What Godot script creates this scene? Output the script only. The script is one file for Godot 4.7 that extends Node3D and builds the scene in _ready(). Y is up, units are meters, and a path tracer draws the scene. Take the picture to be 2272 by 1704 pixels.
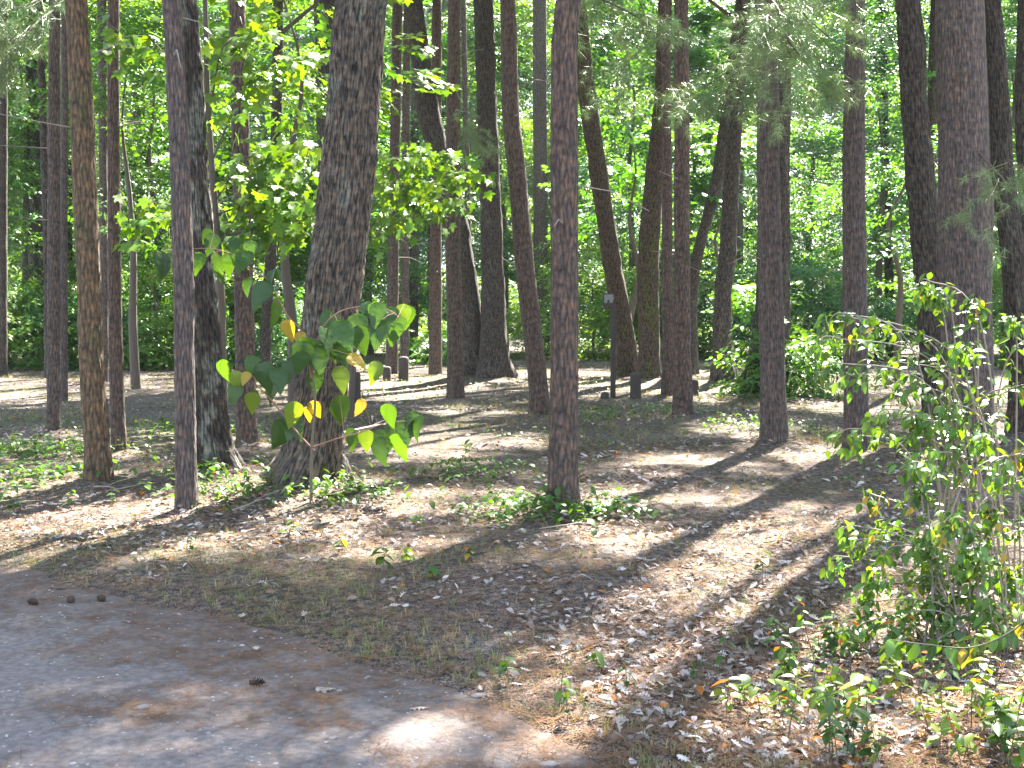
extends Node3D
# A shaded pine and hardwood stand beside a gravel road, sun ahead and to the right.
const SUN := Vector3(0.261, 0.766, -0.587)          # towards the sun
var rng := RandomNumberGenerator.new()
var nz := FastNoiseLite.new()
var nf := FastNoiseLite.new()
var taken := {}
var leaf_mat := {}
var M := {}
var mesh := {}
var gaps := []                                       # x, z, half sizes of the openings cut in the crowns to shape where sunlight reaches the ground
var trees_made := 0

func _ready():
	rng.seed = 20240611
	nz.seed = 5; nz.noise_type = FastNoiseLite.TYPE_SIMPLEX_SMOOTH; nz.frequency = 1.0; nz.fractal_type = FastNoiseLite.FRACTAL_NONE
	nf.seed = 9; nf.noise_type = FastNoiseLite.TYPE_SIMPLEX; nf.frequency = 1.0; nf.fractal_octaves = 3
	view_and_light()
	materials()
	meshes()
	gaps = GAPS.duplicate()
	for p in LIT: gaps.append([p[0] - SUN.x * p[1] / SUN.y, p[2] - SUN.z * p[1] / SUN.y, p[3], p[3] * 1.25])
	for i in 90: gaps.append([rr(-5.0, 5.0), -4.5 - pow(rng.randf(), 1.3) * 24.0, rr(0.05, 0.14), rr(0.08, 0.22)])
	ground(); road()
	print("ground ", Time.get_ticks_msec())
	stand()
	print("stand ", Time.get_ticks_msec())
	understory()
	print("understory ", Time.get_ticks_msec())
	sapling()
	maple("maple_sapling", "slender young maple with bright backlit lobed leaves behind the slim front pine", MAPLE_TRUNK, MAPLE, 0.055, 6, 0.135)
	maple("maple_sapling", "young maple reaching leafy branches out from behind the right side of the oak", MAPLE_TRUNK_B, MAPLE_B, 0.05, 6, 0.14)
	shrubs(); boughs()
	print("plants ", Time.get_ticks_msec())
	camp_things()
	seedlings()
	litter()
	print("done ", Time.get_ticks_msec())

func view_and_light():
	var cam := Camera3D.new(); cam.name = "camera"
	cam.fov = rad_to_deg(2.0 * atan(852.0 / 2900.0)); cam.near = 0.05; cam.far = 400.0
	add_child(cam)
	cam.position = Vector3(0, 1.6, 0); cam.rotation.x = -atan(162.0 / 2900.0); cam.current = true
	var e := Environment.new()
	e.background_mode = Environment.BG_SKY
	var sm := ProceduralSkyMaterial.new()
	sm.sky_top_color = Color(0.60, 0.67, 0.79); sm.sky_horizon_color = Color(0.88, 0.90, 0.92); sm.sky_curve = 0.2
	sm.ground_bottom_color = Color(0.30, 0.33, 0.24); sm.ground_horizon_color = Color(0.55, 0.60, 0.52)
	sm.energy_multiplier = 0.38
	var sk := Sky.new(); sk.sky_material = sm
	e.sky = sk
	e.tonemap_mode = Environment.TONE_MAPPER_LINEAR
	e.tonemap_exposure = EXPOSURE
	e.sdfgi_enabled = true; e.ssao_enabled = true; e.ssil_enabled = true
	if FOG > 0.0:
		e.fog_enabled = true; e.fog_density = FOG; e.fog_light_color = Color(0.86, 0.93, 0.96)
	var we := WorldEnvironment.new(); we.environment = e; we.name = "environment"; add_child(we)
	var sun := DirectionalLight3D.new(); sun.name = "sun"
	sun.light_energy = 1.6; sun.light_color = Color(1.0, 0.97, 0.93); sun.light_angular_distance = 0.53; sun.shadow_enabled = true
	add_child(sun)
	sun.look_at_from_position(SUN * 60.0, Vector3.ZERO, Vector3.UP)

const EXPOSURE := 13.0
const FOG := 0.0003

# ---------------------------------------------------------------- tables, in metres
const STUB := [-1.87, 6.7, -29.55]
const STUB_HOST := "maple_tree_002"
const MOUNDS := [
	[-5.992, -17.02, 0.079, 0.046],
	[-7.925, -23.07, 0.053, 0.042],
	[-3.797, -11.94, 0.131, 0.053],
	[-8.942, -28.64, 0.076, 0.046],
	[-4.464, -14.78, 0.074, 0.046],
	[-2.573, -10.28, 0.076, 0.046],
	[-2.811, -12.49, 0.328, 0.07],
	[-3.189, -15.69, 0.134, 0.053],
	[-1.878, -11.66, 0.787, 0.09],
	[-4.154, -30.53, 0.795, 0.09],
	[-0.925, -29.75, 0.969, 0.09],
	[-1.017, -23.54, 0.192, 0.059],
	[-0.49, -29.56, 1.558, 0.09],
	[0.428, -19.63, 0.206, 0.061],
	[0.395, -10.25, 0.159, 0.056],
	[2.731, -30.53, 0.5, 0.081],
	[3.113, -29.56, 0.44, 0.078],
	[2.873, -24.03, 0.118, 0.052],
	[2.548, -19.39, 0.175, 0.058],
	[4.679, -28.64, 0.571, 0.085],
	[3.12, -15.43, 0.206, 0.061],
	[4.697, -24.54, 1.392, 0.09],
	[3.96, -14.93, 0.177, 0.058],
	[5.536, -16.84, 0.306, 0.069],
	[4.719, -13.4, 0.463, 0.079],
	[6.655, -16.84, 0.414, 0.076],
	[7.23, -17.95, 0.239, 0.063],
	[-10.817, -30.53, 0.097, 0.049],
	[9.5, -14.5, 0.252, 0.065],
	[11.5, -21, 0.252, 0.065],
	[8.6, -24, 0.252, 0.065],
	[-8.5, -12.5, 0.252, 0.065],
	[-9.5, -9.0, 0.252, 0.065],
	[6.0, -7.5, 0.252, 0.065],
	[9.5, -30, 0.252, 0.065]]
const MAPLE_TRUNK_B := [[-2.37, -0.05, -19.0], [-2.26, 1.53, -19.0], [-2.19, 2.71, -19.0], [-2.1, 4.13, -19.0], [-2.06, 5.41, -19.0], [-2.03, 6.3, -19.0]]
const MAPLE_B := [
	[[-2.19, 2.71, -19.0], [-1.73, 3.23, -19.0], [-1.28, 3.48, -19.0], [-0.82, 3.55, -19.0], [-0.36, 3.58, -19.0]],
	[[-2.17, 2.97, -19.0], [-1.67, 3.48, -19.0], [-1.21, 3.81, -19.0], [-0.88, 3.84, -19.0]],
	[[-2.15, 3.23, -19.0], [-1.73, 3.74, -19.0], [-1.34, 3.94, -19.0]],
	[[-2.19, 2.45, -19.0], [-1.8, 2.97, -19.0], [-1.41, 3.23, -19.0], [-1.15, 3.29, -19.0]],
	[[-2.19, 2.58, -19.0], [-1.67, 2.84, -19.0], [-1.15, 3.03, -19.0], [-0.69, 3.23, -19.0]]]
const GAPS := [
	[-4.11, -10.99, 0.53, 1.2],
	[-3.23, -9.92, 0.34, 0.54],
	[-2.29, -8.61, 0.21, 0.46],
	[-2.2, -10.99, 0.23, 0.8],
	[-1.48, -10.03, 0.38, 0.89],
	[-1.16, -10.25, 0.32, 0.69],
	[-0.76, -7.94, 0.21, 0.39],
	[-0.48, -10.25, 0.21, 0.35],
	[-0.84, -17.81, 0.43, 0.83],
	[-0.26, -16.24, 0.45, 0.69],
	[-0.75, -20.6, 0.43, 0.92],
	[1.68, -9.41, 0.75, 0.88],
	[0.97, -8.37, 0.32, 0.34],
	[1.56, -7.18, 0.42, 0.32],
	[0.96, -5.66, 0.31, 0.39],
	[0.59, -5.03, 0.35, 0.42],
	[1.41, -5.26, 0.27, 0.43],
	[1.09, -4.66, 0.29, 0.24],
	[1.93, -9.04, 0.56, 0.72],
	[1.24, -9.81, 0.41, 0.63],
	[2.24, -6.96, 0.36, 0.54],
	[3.01, -8.53, 0.38, 1.48],
	[-5.43, -15.43, 0.69, 1.3],
	[2.9, -27.62, 0.57, 2.66],
	[6.47, -40.38, 0.56, 4.27],
	[3.28, -14.46, 0.3, 0.68],
	[1.58, -10.99, 0.61, 0.48],
	[5.17, -21.56, 0.6, 1.21],
	[-2.57, -6.61, 0.14, 0.12],
	[-2.21, -6.29, 0.13, 0.08],
	[-2.29, -5.88, 0.08, 0.08],
	[-1.8, -4.85, 0.12, 0.05],
	[-0.89, -4.76, 0.2, 0.05],
	[-0.24, -5.03, 0.19, 0.07],
	[-1.95, -6.24, 0.13, 0.08],
	[-0.88, -5.8, 0.12, 0.07],
	[0.02, -4.76, 0.18, 0.08],
	[-1.99, -24.41, 0.51, 1.29],
	[2.45, -33.16, 0.69, 3.36],
	[-0.11, -8.45, 0.23, 0.22],
	[-0.78, -14.46, 0.4, 0.55],
	[1.67, -14.02, 0.39, 0.43],
	[2.75, -17.15, 0.36, 0.64],
	[-3.78, -22.07, 0.46, 1.27],
	[-8.21, -22.07, 0.46, 1.27],
	[-4.48, -14.93, 0.31, 0.58]]
const LIT := [
	[-10.14, 1.47, -37, 2.0],
	[-13.35, 0.73, -36, 2.2],
	[-2.43, 0.5, -40, 1.2],
	[-6.36, 0.95, -38, 1.4],
	[9.75, 1.46, -42, 1.8],
	[-11.87, 0.48, -36, 1.8],
	[-7.73, 4.28, -27, 1.4],
	[3.04, 4.65, -33, 1.2],
	[8.78, 4.06, -30, 1.2],
	[5.73, 3.7, -36, 1.4],
	[2.72, 1.45, -43, 1.6],
	[-2.5, 2.72, -13.6, 1.0],
	[-3.76, 2.62, -13.6, 0.8],
	[-2.53, 4.1, -13.6, 0.9],
	[-2.68, 3.32, -13.6, 0.6],
	[-1.01, 3.61, -19, 0.8],
	[-3.32, 4.94, -20, 1.0],
	[-1.01, 1.56, -10.6, 0.35],
	[-2.32, 2.05, -10.6, 0.35],
	[2.38, 1.12, -6.6, 1.0],
	[2.49, 1.35, -6.6, 0.9],
	[2.25, 0.69, -6.4, 1.0],
	[2.11, 0.37, -6.3, 1.0],
	[2.23, 0.12, -6.0, 0.9],
	[2.54, 4.03, -13.2, 0.8],
	[2.09, 3.85, -13.2, 0.7],
	[3.08, 4.03, -13.2, 0.6],
	[1.69, 1.35, -6.6, 0.25]]
const TREES := [
	["p", "", -17.02, [[-5.992, 0.0, 0.091], [-5.956, 1.541, 0.082], [-5.865, 5.585, 0.073]], "grey", "pine_tree", "slim straight pine trunk left of the brown leaning pine at the left", "pines of the stand"],
	["p", "", -23.07, [[-7.925, 0.0, 0.068], [-7.881, 2.312, 0.064], [-7.783, 7.0, 0.06]], "grey", "pine_tree", "thin pine trunk just right of the slim straight pine at the far left", "pines of the stand"],
	["p", "", -42.22, [[-14.277, 0.0, 0.08], [-14.209, 4.348, 0.08], [-14.103, 11.484, 0.073]], "dark", "pine_tree", "very thin distant dark trunk in the gap left of the brown leaning pine", "pines of the stand"],
	["p", "", -11.94, [[-3.797, 0.0, 0.128], [-3.812, 0.32, 0.115], [-3.843, 1.148, 0.109], [-3.861, 1.969, 0.105], [-3.931, 4.394, 0.099]], "brown", "pine_tree", "brown pine trunk leaning left, the thickest in the left group of pines", "pines of the stand"],
	["p", "", -28.64, [[-8.942, 0.0, 0.089], [-8.909, 2.485, 0.089], [-8.856, 8.305, 0.099]], "grey", "pine_tree", "thin distant pine trunk right behind the brown leaning pine", "pines of the stand"],
	["p", "", -14.78, [[-4.464, 0.0, 0.087], [-4.476, 0.529, 0.077], [-4.476, 2.057, 0.074], [-4.44, 5.06, 0.064]], "red", "pine_tree", "slim reddish pine trunk standing right of the brown leaning pine", "pines of the stand"],
	["p", "", -46.46, [[-12.868, 0.0, 0.305], [-12.997, 3.035, 0.265], [-13.196, 12.475, 0.241]], "grey", "pine_tree", "thick distant trunk rising out of the sunny bushes at the left", "pines of the stand"],
	["p", "", -10.28, [[-2.573, 0.0, 0.089], [-2.576, 0.319, 0.082], [-2.577, 1.033, 0.078], [-2.578, 1.917, 0.08], [-2.643, 4.006, 0.073]], "grey", "pine_tree", "slim grey pine in front of the lichen-blotched trunk, left foreground", "pines of the stand"],
	["h", "", -12.49, [[-2.811, 0.0, 0.224], [-2.848, 0.174, 0.177], [-2.878, 0.478, 0.147], [-2.907, 0.911, 0.134], [-2.942, 1.557, 0.125], [-2.983, 2.328, 0.121], [-3.036, 3.473, 0.119], [-3.102, 4.524, 0.112]], "lichen", "maple_tree", "dark trunk blotched with pale lichen, flared foot, behind the slim front pine", "hardwoods among the pines"],
	["p", "", -15.69, [[-3.189, 0.0, 0.13], [-3.2, 0.463, 0.122], [-3.214, 2.085, 0.111], [-3.257, 5.273, 0.098]], "red", "pine_tree", "dark-footed pine trunk between the lichen-blotched trunk and the thick oak", "pines of the stand"],
	["h", "", -35.17, [[-6.665, 0.0, 0.158], [-6.589, 1.479, 0.146], [-6.421, 3.649, 0.14], [-6.268, 6.875, 0.134], [-6.191, 9.833, 0.134]], "dark", "maple_tree", "thin dark distant trunk leaning right, left of the thick oak", "hardwoods among the pines"],
	["h", "", -11.66, [[-1.878, 0.0, 0.367], [-1.803, 0.228, 0.272], [-1.76, 0.471, 0.234], [-1.71, 0.755, 0.222], [-1.577, 1.76, 0.242], [-1.471, 2.558, 0.234], [-1.394, 3.349, 0.218], [-1.288, 4.33, 0.218]], "oak", "oak_tree", "thick leaning oak with a wide flared foot, the largest trunk on the left", "hardwoods among the pines"],
	["h", "", -30.53, [[-4.154, 0.0, 0.369], [-4.177, 2.543, 0.327], [-4.194, 5.663, 0.316], [-4.233, 8.747, 0.316]], "dark", "oak_tree", "wide dark trunk half hidden behind the upper part of the leaning oak", "hardwoods among the pines"],
	["p", "", -33.4, [[-3.078, 0.0, 0.161], [-3.03, 2.631, 0.144], [-2.882, 9.418, 0.127]], "grey", "pine_tree", "pine trunk behind the two dark posts right of the oak", "pines of the stand"],
	["p", "", -37.15, [[-3.064, 0.0, 0.128], [-3.02, 4.017, 0.115], [-2.941, 10.296, 0.103]], "grey", "pine_tree", "thin grey trunk directly behind the taller of the paired posts", "pines of the stand"],
	["p", "", -46.46, [[-3.493, 0.0, 0.16], [-3.436, 6.205, 0.152], [-3.378, 12.475, 0.144]], "grey", "pine_tree", "distant thin brownish trunk right of the trunks behind the paired posts", "pines of the stand"],
	["p", "", -32.69, [[-1.918, 0.0, 0.169], [-1.895, 3.727, 0.141], [-1.855, 9.252, 0.119]], "red", "pine_tree", "reddish distant pine left of the slim pine beside the double dark trunks", "pines of the stand"],
	["h", "", -29.75, [[-0.925, 0.0, 0.411], [-0.944, 0.473, 0.318], [-0.983, 1.498, 0.288], [-1.135, 2.519, 0.277], [-1.386, 4.043, 0.267], [-1.789, 5.488, 0.257], [-2.028, 6.935, 0.221], [-2.244, 8.563, 0.195]], "dark", "maple_tree", "dark curved trunk leaning left with a sawn branch stub high up", "hardwoods among the pines"],
	["p", "", -23.54, [[-1.017, 0.0, 0.163], [-1.023, 0.708, 0.146], [-1.058, 3.132, 0.134], [-1.024, 7.11, 0.114]], "red", "pine_tree", "slim reddish pine in front of the curved dark trunk with the stub", "pines of the stand"],
	["p", "", -42.22, [[-1.399, 0.0, 0.102], [-1.419, 4.348, 0.095], [-1.55, 11.484, 0.087]], "grey", "pine_tree", "very thin distant trunk showing right of the slim reddish pine", "pines of the stand"],
	["h", "", -29.56, [[-0.49, 0.0, 0.531], [-0.428, 0.378, 0.357], [-0.418, 0.99, 0.296], [-0.447, 2.513, 0.245], [-0.555, 6.003, 0.219], [-0.643, 8.519, 0.214]], "dark", "maple_tree", "stout dark upright trunk with a mossy flared foot at mid distance", "hardwoods among the pines"],
	["p", "", -19.63, [[0.428, 0.0, 0.17], [0.407, 0.313, 0.149], [0.298, 1.262, 0.142], [0.189, 2.206, 0.142], [0.081, 3.546, 0.139], [-0.02, 4.525, 0.129], [-0.067, 6.196, 0.115]], "red", "pine_tree", "pine leaning left, second trunk left of the centre front pine", "pines of the stand"],
	["p", "", -45.54, [[1.084, 0.0, 0.267], [1.002, 3.007, 0.252], [0.944, 12.261, 0.236]], "grey", "pine_tree", "distant pale brown trunk seen just left of the centre front pine", "pines of the stand"],
	["p", "", -10.25, [[0.395, 0.0, 0.145], [0.399, 0.143, 0.126], [0.411, 0.786, 0.11], [0.412, 1.917, 0.106], [0.406, 3.138, 0.103], [0.449, 4.0, 0.096]], "red", "pine_tree", "reddish pine at the centre of the foreground with leafy plants at its foot", "pines of the stand"],
	["h", "", -30.53, [[2.731, 0.0, 0.285], [2.675, 0.654, 0.248], [2.523, 1.495, 0.232], [2.319, 2.574, 0.221], [1.964, 5.021, 0.211], [1.719, 6.52, 0.2], [1.473, 8.747, 0.19]], "moss", "maple_tree", "leaning mossy trunk right of the centre pine behind the small sign", "hardwoods among the pines"],
	["h", "", -29.56, [[3.113, 0.0, 0.265], [3.099, 0.684, 0.235], [3.068, 2.513, 0.24], [3.198, 4.53, 0.214], [3.35, 6.033, 0.174], [3.415, 8.519, 0.143]], "moss", "maple_tree", "crooked brown trunk bending right just right of the leaning mossy trunk", "hardwoods among the pines"],
	["p", "", -24.03, [[2.873, 0.0, 0.12], [2.849, 2.342, 0.1], [2.776, 7.224, 0.075]], "red", "pine_tree", "slim pine left of its thicker neighbour, right of the crooked brown trunk", "pines of the stand"],
	["p", "", -19.39, [[2.548, 0.0, 0.154], [2.528, 0.865, 0.127], [2.507, 2.862, 0.114], [2.47, 6.138, 0.104]], "red", "pine_tree", "reddish pine standing in front of the slim pine near the short posts", "pines of the stand"],
	["h", "", -33.0, [[4.51, 0.0, 0.194], [4.511, 1.487, 0.148], [4.648, 2.845, 0.137], [5.13, 4.872, 0.154], [5.408, 6.55, 0.171]], "dark", "maple_tree", "slanting distant dark stem leaning right towards the crooked trunk", "hardwoods among the pines"],
	["h", "", -28.64, [[4.679, 0.0, 0.307], [4.625, 0.515, 0.218], [4.613, 1.817, 0.188], [4.704, 2.681, 0.188], [4.792, 4.829, 0.163], [4.885, 6.379, 0.158], [5.002, 8.305, 0.148]], "dark", "maple_tree", "crooked dark trunk with a kinked foot standing alone on the clearing", "hardwoods among the pines"],
	["p", "", -15.43, [[3.12, 0.0, 0.17], [3.093, 0.482, 0.149], [3.054, 1.547, 0.144], [3.016, 2.604, 0.136], [2.94, 5.211, 0.123]], "grey", "pine_tree", "grey pine in front of the wide dark trunk, right of centre", "pines of the stand"],
	["h", "", -24.54, [[4.697, 0.0, 0.5], [4.81, 0.501, 0.373], [4.875, 1.516, 0.322], [4.899, 3.197, 0.28], [4.926, 5.28, 0.246], [4.919, 7.344, 0.212]], "dark", "oak_tree", "wide dark trunk with a spreading foot hidden behind the grey pine", "hardwoods among the pines"],
	["p", "", -14.93, [[3.96, 0.0, 0.155], [3.937, 0.518, 0.139], [3.911, 1.549, 0.137], [3.873, 3.08, 0.126], [3.869, 5.094, 0.103]], "grey", "pine_tree", "straight pine with dark knots left of the tall airy shrub", "pines of the stand"],
	["p", "", -46.46, [[13.461, 0.0, 0.176], [13.348, 3.035, 0.152], [13.1, 8.568, 0.144], [12.975, 12.475, 0.136]], "dark", "pine_tree", "thin distant greenish trunk between the knotted pine and dark leaning oak", "pines of the stand"],
	["h", "", -16.84, [[5.536, 0.0, 0.215], [5.492, 0.496, 0.186], [5.426, 1.252, 0.18], [5.335, 2.12, 0.18], [5.139, 4.125, 0.169], [5.017, 5.541, 0.151]], "dark", "oak_tree", "dark furrowed trunk leaning left against the thick reddish pine", "hardwoods among the pines"],
	["p", "", -13.4, [[4.719, 0.0, 0.273], [4.693, 0.396, 0.259], [4.625, 2.014, 0.252], [4.517, 4.737, 0.236]], "grey", "pine_tree", "very thick straight reddish grey pine near the right edge", "pines of the stand"],
	["h", "", -16.84, [[6.655, 0.0, 0.256], [6.605, 0.671, 0.198], [6.546, 1.252, 0.174], [6.446, 2.12, 0.151], [6.283, 3.269, 0.131], [6.204, 4.313, 0.116], [6.07, 5.541, 0.105]], "dark", "maple_tree", "dark leaning trunk at the right edge, right of the thick pine", "hardwoods among the pines"],
	["h", "", -17.95, [[7.23, 0.0, 0.186], [7.134, 1.538, 0.124], [7.001, 3.38, 0.099], [6.938, 4.292, 0.093], [6.947, 5.802, 0.087]], "dark", "maple_tree", "dark second stem cut by the right edge of the view", "hardwoods among the pines"],
	["p", "", -32.23, [[-12.597, 0.0, 0.134], [-12.53, 2.596, 0.122], [-12.354, 9.145, 0.1]], "dark", "pine_tree", "dark trunk cut by the left edge of the view", "pines of the stand"],
	["h", "", -40.04, [[-14.533, 0.0, 0.29], [-14.503, 2.836, 0.249], [-14.489, 6.927, 0.235], [-14.447, 10.972, 0.221]], "lichen", "maple_tree", "pale blotched distant trunk near the left edge", "hardwoods among the pines"],
	["h", "", -30.53, [[-10.817, 0.0, 0.105], [-10.798, 2.543, 0.095], [-10.841, 5.663, 0.09], [-10.893, 8.747, 0.079]], "dark", "maple_tree", "thin dark leaning trunk beside the pale blotched one at the left edge", "hardwoods among the pines"],
	["p", "", -14.5, [[9.5, 0.0, 0.192], [9.52, 0.5, 0.16], [9.55, 5.0, 0.14400000000000002]], "grey", "pine_tree", "pine standing just outside the right edge, level with the thick pine", "trees around the clearing outside the view"],
	["h", "", -21, [[11.5, 0.0, 0.192], [11.52, 0.5, 0.16], [11.55, 5.0, 0.14400000000000002]], "dark", "maple_tree", "hardwood outside the right edge, behind the dark leaning trunk", "trees around the clearing outside the view"],
	["p", "", -24, [[8.6, 0.0, 0.192], [8.62, 0.5, 0.16], [8.65, 5.0, 0.14400000000000002]], "grey", "pine_tree", "pine outside the right edge, at mid distance", "trees around the clearing outside the view"],
	["p", "", -12.5, [[-8.5, 0.0, 0.192], [-8.48, 0.5, 0.16], [-8.45, 5.0, 0.14400000000000002]], "grey", "pine_tree", "pine just outside the left edge, level with the brown leaning pine", "trees around the clearing outside the view"],
	["h", "", -9.0, [[-9.5, 0.0, 0.192], [-9.48, 0.5, 0.16], [-9.45, 5.0, 0.14400000000000002]], "dark", "maple_tree", "hardwood beside the road outside the left edge", "trees around the clearing outside the view"],
	["p", "", -7.5, [[6.0, 0.0, 0.192], [6.02, 0.5, 0.16], [6.05, 5.0, 0.14400000000000002]], "grey", "pine_tree", "pine outside the right edge beside the low shrub", "trees around the clearing outside the view"],
	["h", "", -30, [[9.5, 0.0, 0.192], [9.52, 0.5, 0.16], [9.55, 5.0, 0.14400000000000002]], "dark", "maple_tree", "hardwood far outside the right edge behind the clearing", "trees around the clearing outside the view"]]
const UNDER := [
	[-15.67, -38, 12, 3.4, 1100, "understory_tree", "leafy tree closing the left edge behind the trunks", "tree", "leafy understory trees behind the clearing", 0, 0.06],
	[-15.21, -41, 12, 3.0, 1000, "understory_tree", "leafy tree behind the pale blotched trunk at the left", "tree", "leafy understory trees behind the clearing", 0, 0.06],
	[-14.2, -44, 13, 3.2, 1100, "understory_tree", "leafy tree filling the gap behind the brown leaning pine", "tree", "leafy understory trees behind the clearing", 0, 0.06],
	[-11.38, -42, 12.5, 3.2, 1100, "understory_tree", "leafy tree behind the bushes and the slim front pine", "tree", "leafy understory trees behind the clearing", 0, 0.06],
	[-9.56, -45, 13.5, 3.2, 1100, "understory_tree", "leafy tree behind the dark-footed pine", "tree", "leafy understory trees behind the clearing", 1, 0.06],
	[-7.18, -42, 12.5, 3.0, 1100, "understory_tree", "leafy tree filling the gap left of the leaning oak", "tree", "leafy understory trees behind the clearing", 1, 0.06],
	[-5.12, -47, 14, 3.4, 1100, "understory_tree", "leafy tree behind the paired posts", "tree", "leafy understory trees behind the clearing", 0, 0.06],
	[-3.03, -50, 14, 3.4, 1100, "understory_tree", "leafy tree behind the curved dark trunk with the stub", "tree", "leafy understory trees behind the clearing", 1, 0.06],
	[-0.29, -52, 15, 3.4, 1100, "understory_tree", "leafy tree behind the pine leaning left at the centre", "tree", "leafy understory trees behind the clearing", 0, 0.06],
	[2.31, -50, 14, 3.2, 1100, "understory_tree", "leafy tree behind the centre front pine", "tree", "leafy understory trees behind the clearing", 0, 0.06],
	[4.28, -47, 13.5, 3.0, 1200, "understory_tree", "bright sunlit maple behind the leaning mossy trunk", "tree", "leafy understory trees behind the clearing", 1, 0.06],
	[6.79, -50, 14, 3.2, 1100, "understory_tree", "leafy tree behind the slanting distant stem", "tree", "leafy understory trees behind the clearing", 0, 0.06],
	[7.99, -46, 13.5, 3.0, 1200, "understory_tree", "bright leafy tree behind the crooked trunk on the clearing", "tree", "leafy understory trees behind the clearing", 1, 0.06],
	[10.82, -48, 14, 3.2, 1200, "understory_tree", "leafy tree in the gap between the grey pine and knotted pine", "tree", "leafy understory trees behind the clearing", 0, 0.06],
	[12.63, -45, 13, 3.2, 1100, "understory_tree", "leafy tree behind the tall airy shrub", "tree", "leafy understory trees behind the clearing", 0, 0.06],
	[15.62, -48, 14, 3.2, 1100, "understory_tree", "leafy tree hidden behind the thick reddish grey pine", "tree", "leafy understory trees behind the clearing", 1, 0.06],
	[16.22, -43, 13, 3.2, 1100, "understory_tree", "bright leafy tree in the gap right of the thick pine", "tree", "leafy understory trees behind the clearing", 0, 0.06],
	[17.73, -42, 13, 3.2, 900, "understory_tree", "leafy tree closing the right edge behind the trunks", "tree", "leafy understory trees behind the clearing", 0, 0.06],
	[-13.85, -36, 2.2, 1.6, 300, "bush", "low bush at the left edge in front of the leafy trees", "bush", "sunny bushes along the edge of the clearing", 0, 0.02],
	[-12.16, -36.5, 1.6, 1.5, 240, "bush", "low bush between the left pines", "bush", "sunny bushes along the edge of the clearing", 0, 0.02],
	[-10.16, -37, 3.4, 1.7, 420, "bush", "rounded sunlit bush left of the slim front pine", "bush", "sunny bushes along the edge of the clearing", 0, 0.02],
	[-6.5, -38, 1.8, 1.3, 240, "bush", "small sunny bush between thin dark trunk and oak", "bush", "sunny bushes along the edge of the clearing", 0, 0.02],
	[-2.43, -40, 1.4, 1.0, 120, "bush", "small bright seedling bush behind the paired posts", "bush", "sunny bushes along the edge of the clearing", 1, 0.02],
	[2.73, -43, 4.0, 2.0, 420, "bush", "dark green bush behind the small sign", "bush", "sunny bushes along the edge of the clearing", 0, 0.02],
	[6.43, -44, 2.6, 1.8, 300, "bush", "green bush left of the crooked trunk", "bush", "sunny bushes along the edge of the clearing", 0, 0.02],
	[9.76, -42, 3.6, 2.2, 480, "bush", "dark leafy bush between grey pine and knotted pine", "bush", "sunny bushes along the edge of the clearing", 0, 0.02],
	[5.5, -24, 0.9, 0.55, 90, "bush", "low sprouting bush at the left foot of the knotted pine", "bush", "sunny bushes along the edge of the clearing", 0, 0.02],
	[14.47, -38, 3.0, 1.8, 320, "bush", "green bush in the gap at the right edge", "bush", "sunny bushes along the edge of the clearing", 0, 0.02],
	[-3.35, -20, 7.6, 1.3, 170, "understory_tree", "slim leafy maple hanging over the gap just left of the leaning oak", "tree", "leafy understory trees behind the clearing", 1, 0.38],
	[3.06, -33, 7.5, 1.0, 130, "understory_tree", "small bright maple between the leaning mossy and crooked brown trunks", "tree", "leafy understory trees behind the clearing", 1, 0.4],
	[5.76, -36, 7, 1.6, 200, "understory_tree", "small bright maple behind the crooked trunk on the clearing", "tree", "leafy understory trees behind the clearing", 1, 0.25],
	[8.83, -30, 7, 1.3, 170, "understory_tree", "small leafy tree between knotted pine and dark leaning oak", "tree", "leafy understory trees behind the clearing", 0, 0.3],
	[-7.78, -27, 8, 1.5, 180, "understory_tree", "slim leafy tree between the left pines and slim front pine", "tree", "leafy understory trees behind the clearing", 0, 0.4]]
const SAP_STEM := [[-1.64, 0.06, -10.6], [-1.63, 0.46, -10.6], [-1.6, 0.83, -10.6], [-1.62, 1.09, -10.6], [-1.65, 1.27, -10.6]]
const SAP_BRANCH := [
	[[-1.63, 1.02, -10.6], [-1.68, 1.36, -10.6], [-1.82, 1.53, -10.6], [-1.97, 1.81, -10.6], [-2.07, 1.87, -10.6], [-2.24, 2.01, -10.6], [-2.44, 2.07, -10.6], [-2.71, 2.05, -10.6]],
	[[-1.62, 1.07, -10.6], [-1.55, 1.4, -10.6], [-1.41, 1.55, -10.6], [-1.23, 1.6, -10.6], [-1.04, 1.59, -10.6], [-0.92, 1.52, -10.6]],
	[[-1.61, 0.43, -10.6], [-1.74, 0.57, -10.6], [-1.93, 0.81, -10.6], [-2.04, 0.93, -10.6], [-2.16, 1.03, -10.6], [-2.39, 1.14, -10.6]],
	[[-1.62, 0.46, -10.6], [-1.45, 0.52, -10.6], [-1.23, 0.58, -10.6], [-1.01, 0.66, -10.6], [-0.76, 0.67, -10.6]]]
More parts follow.
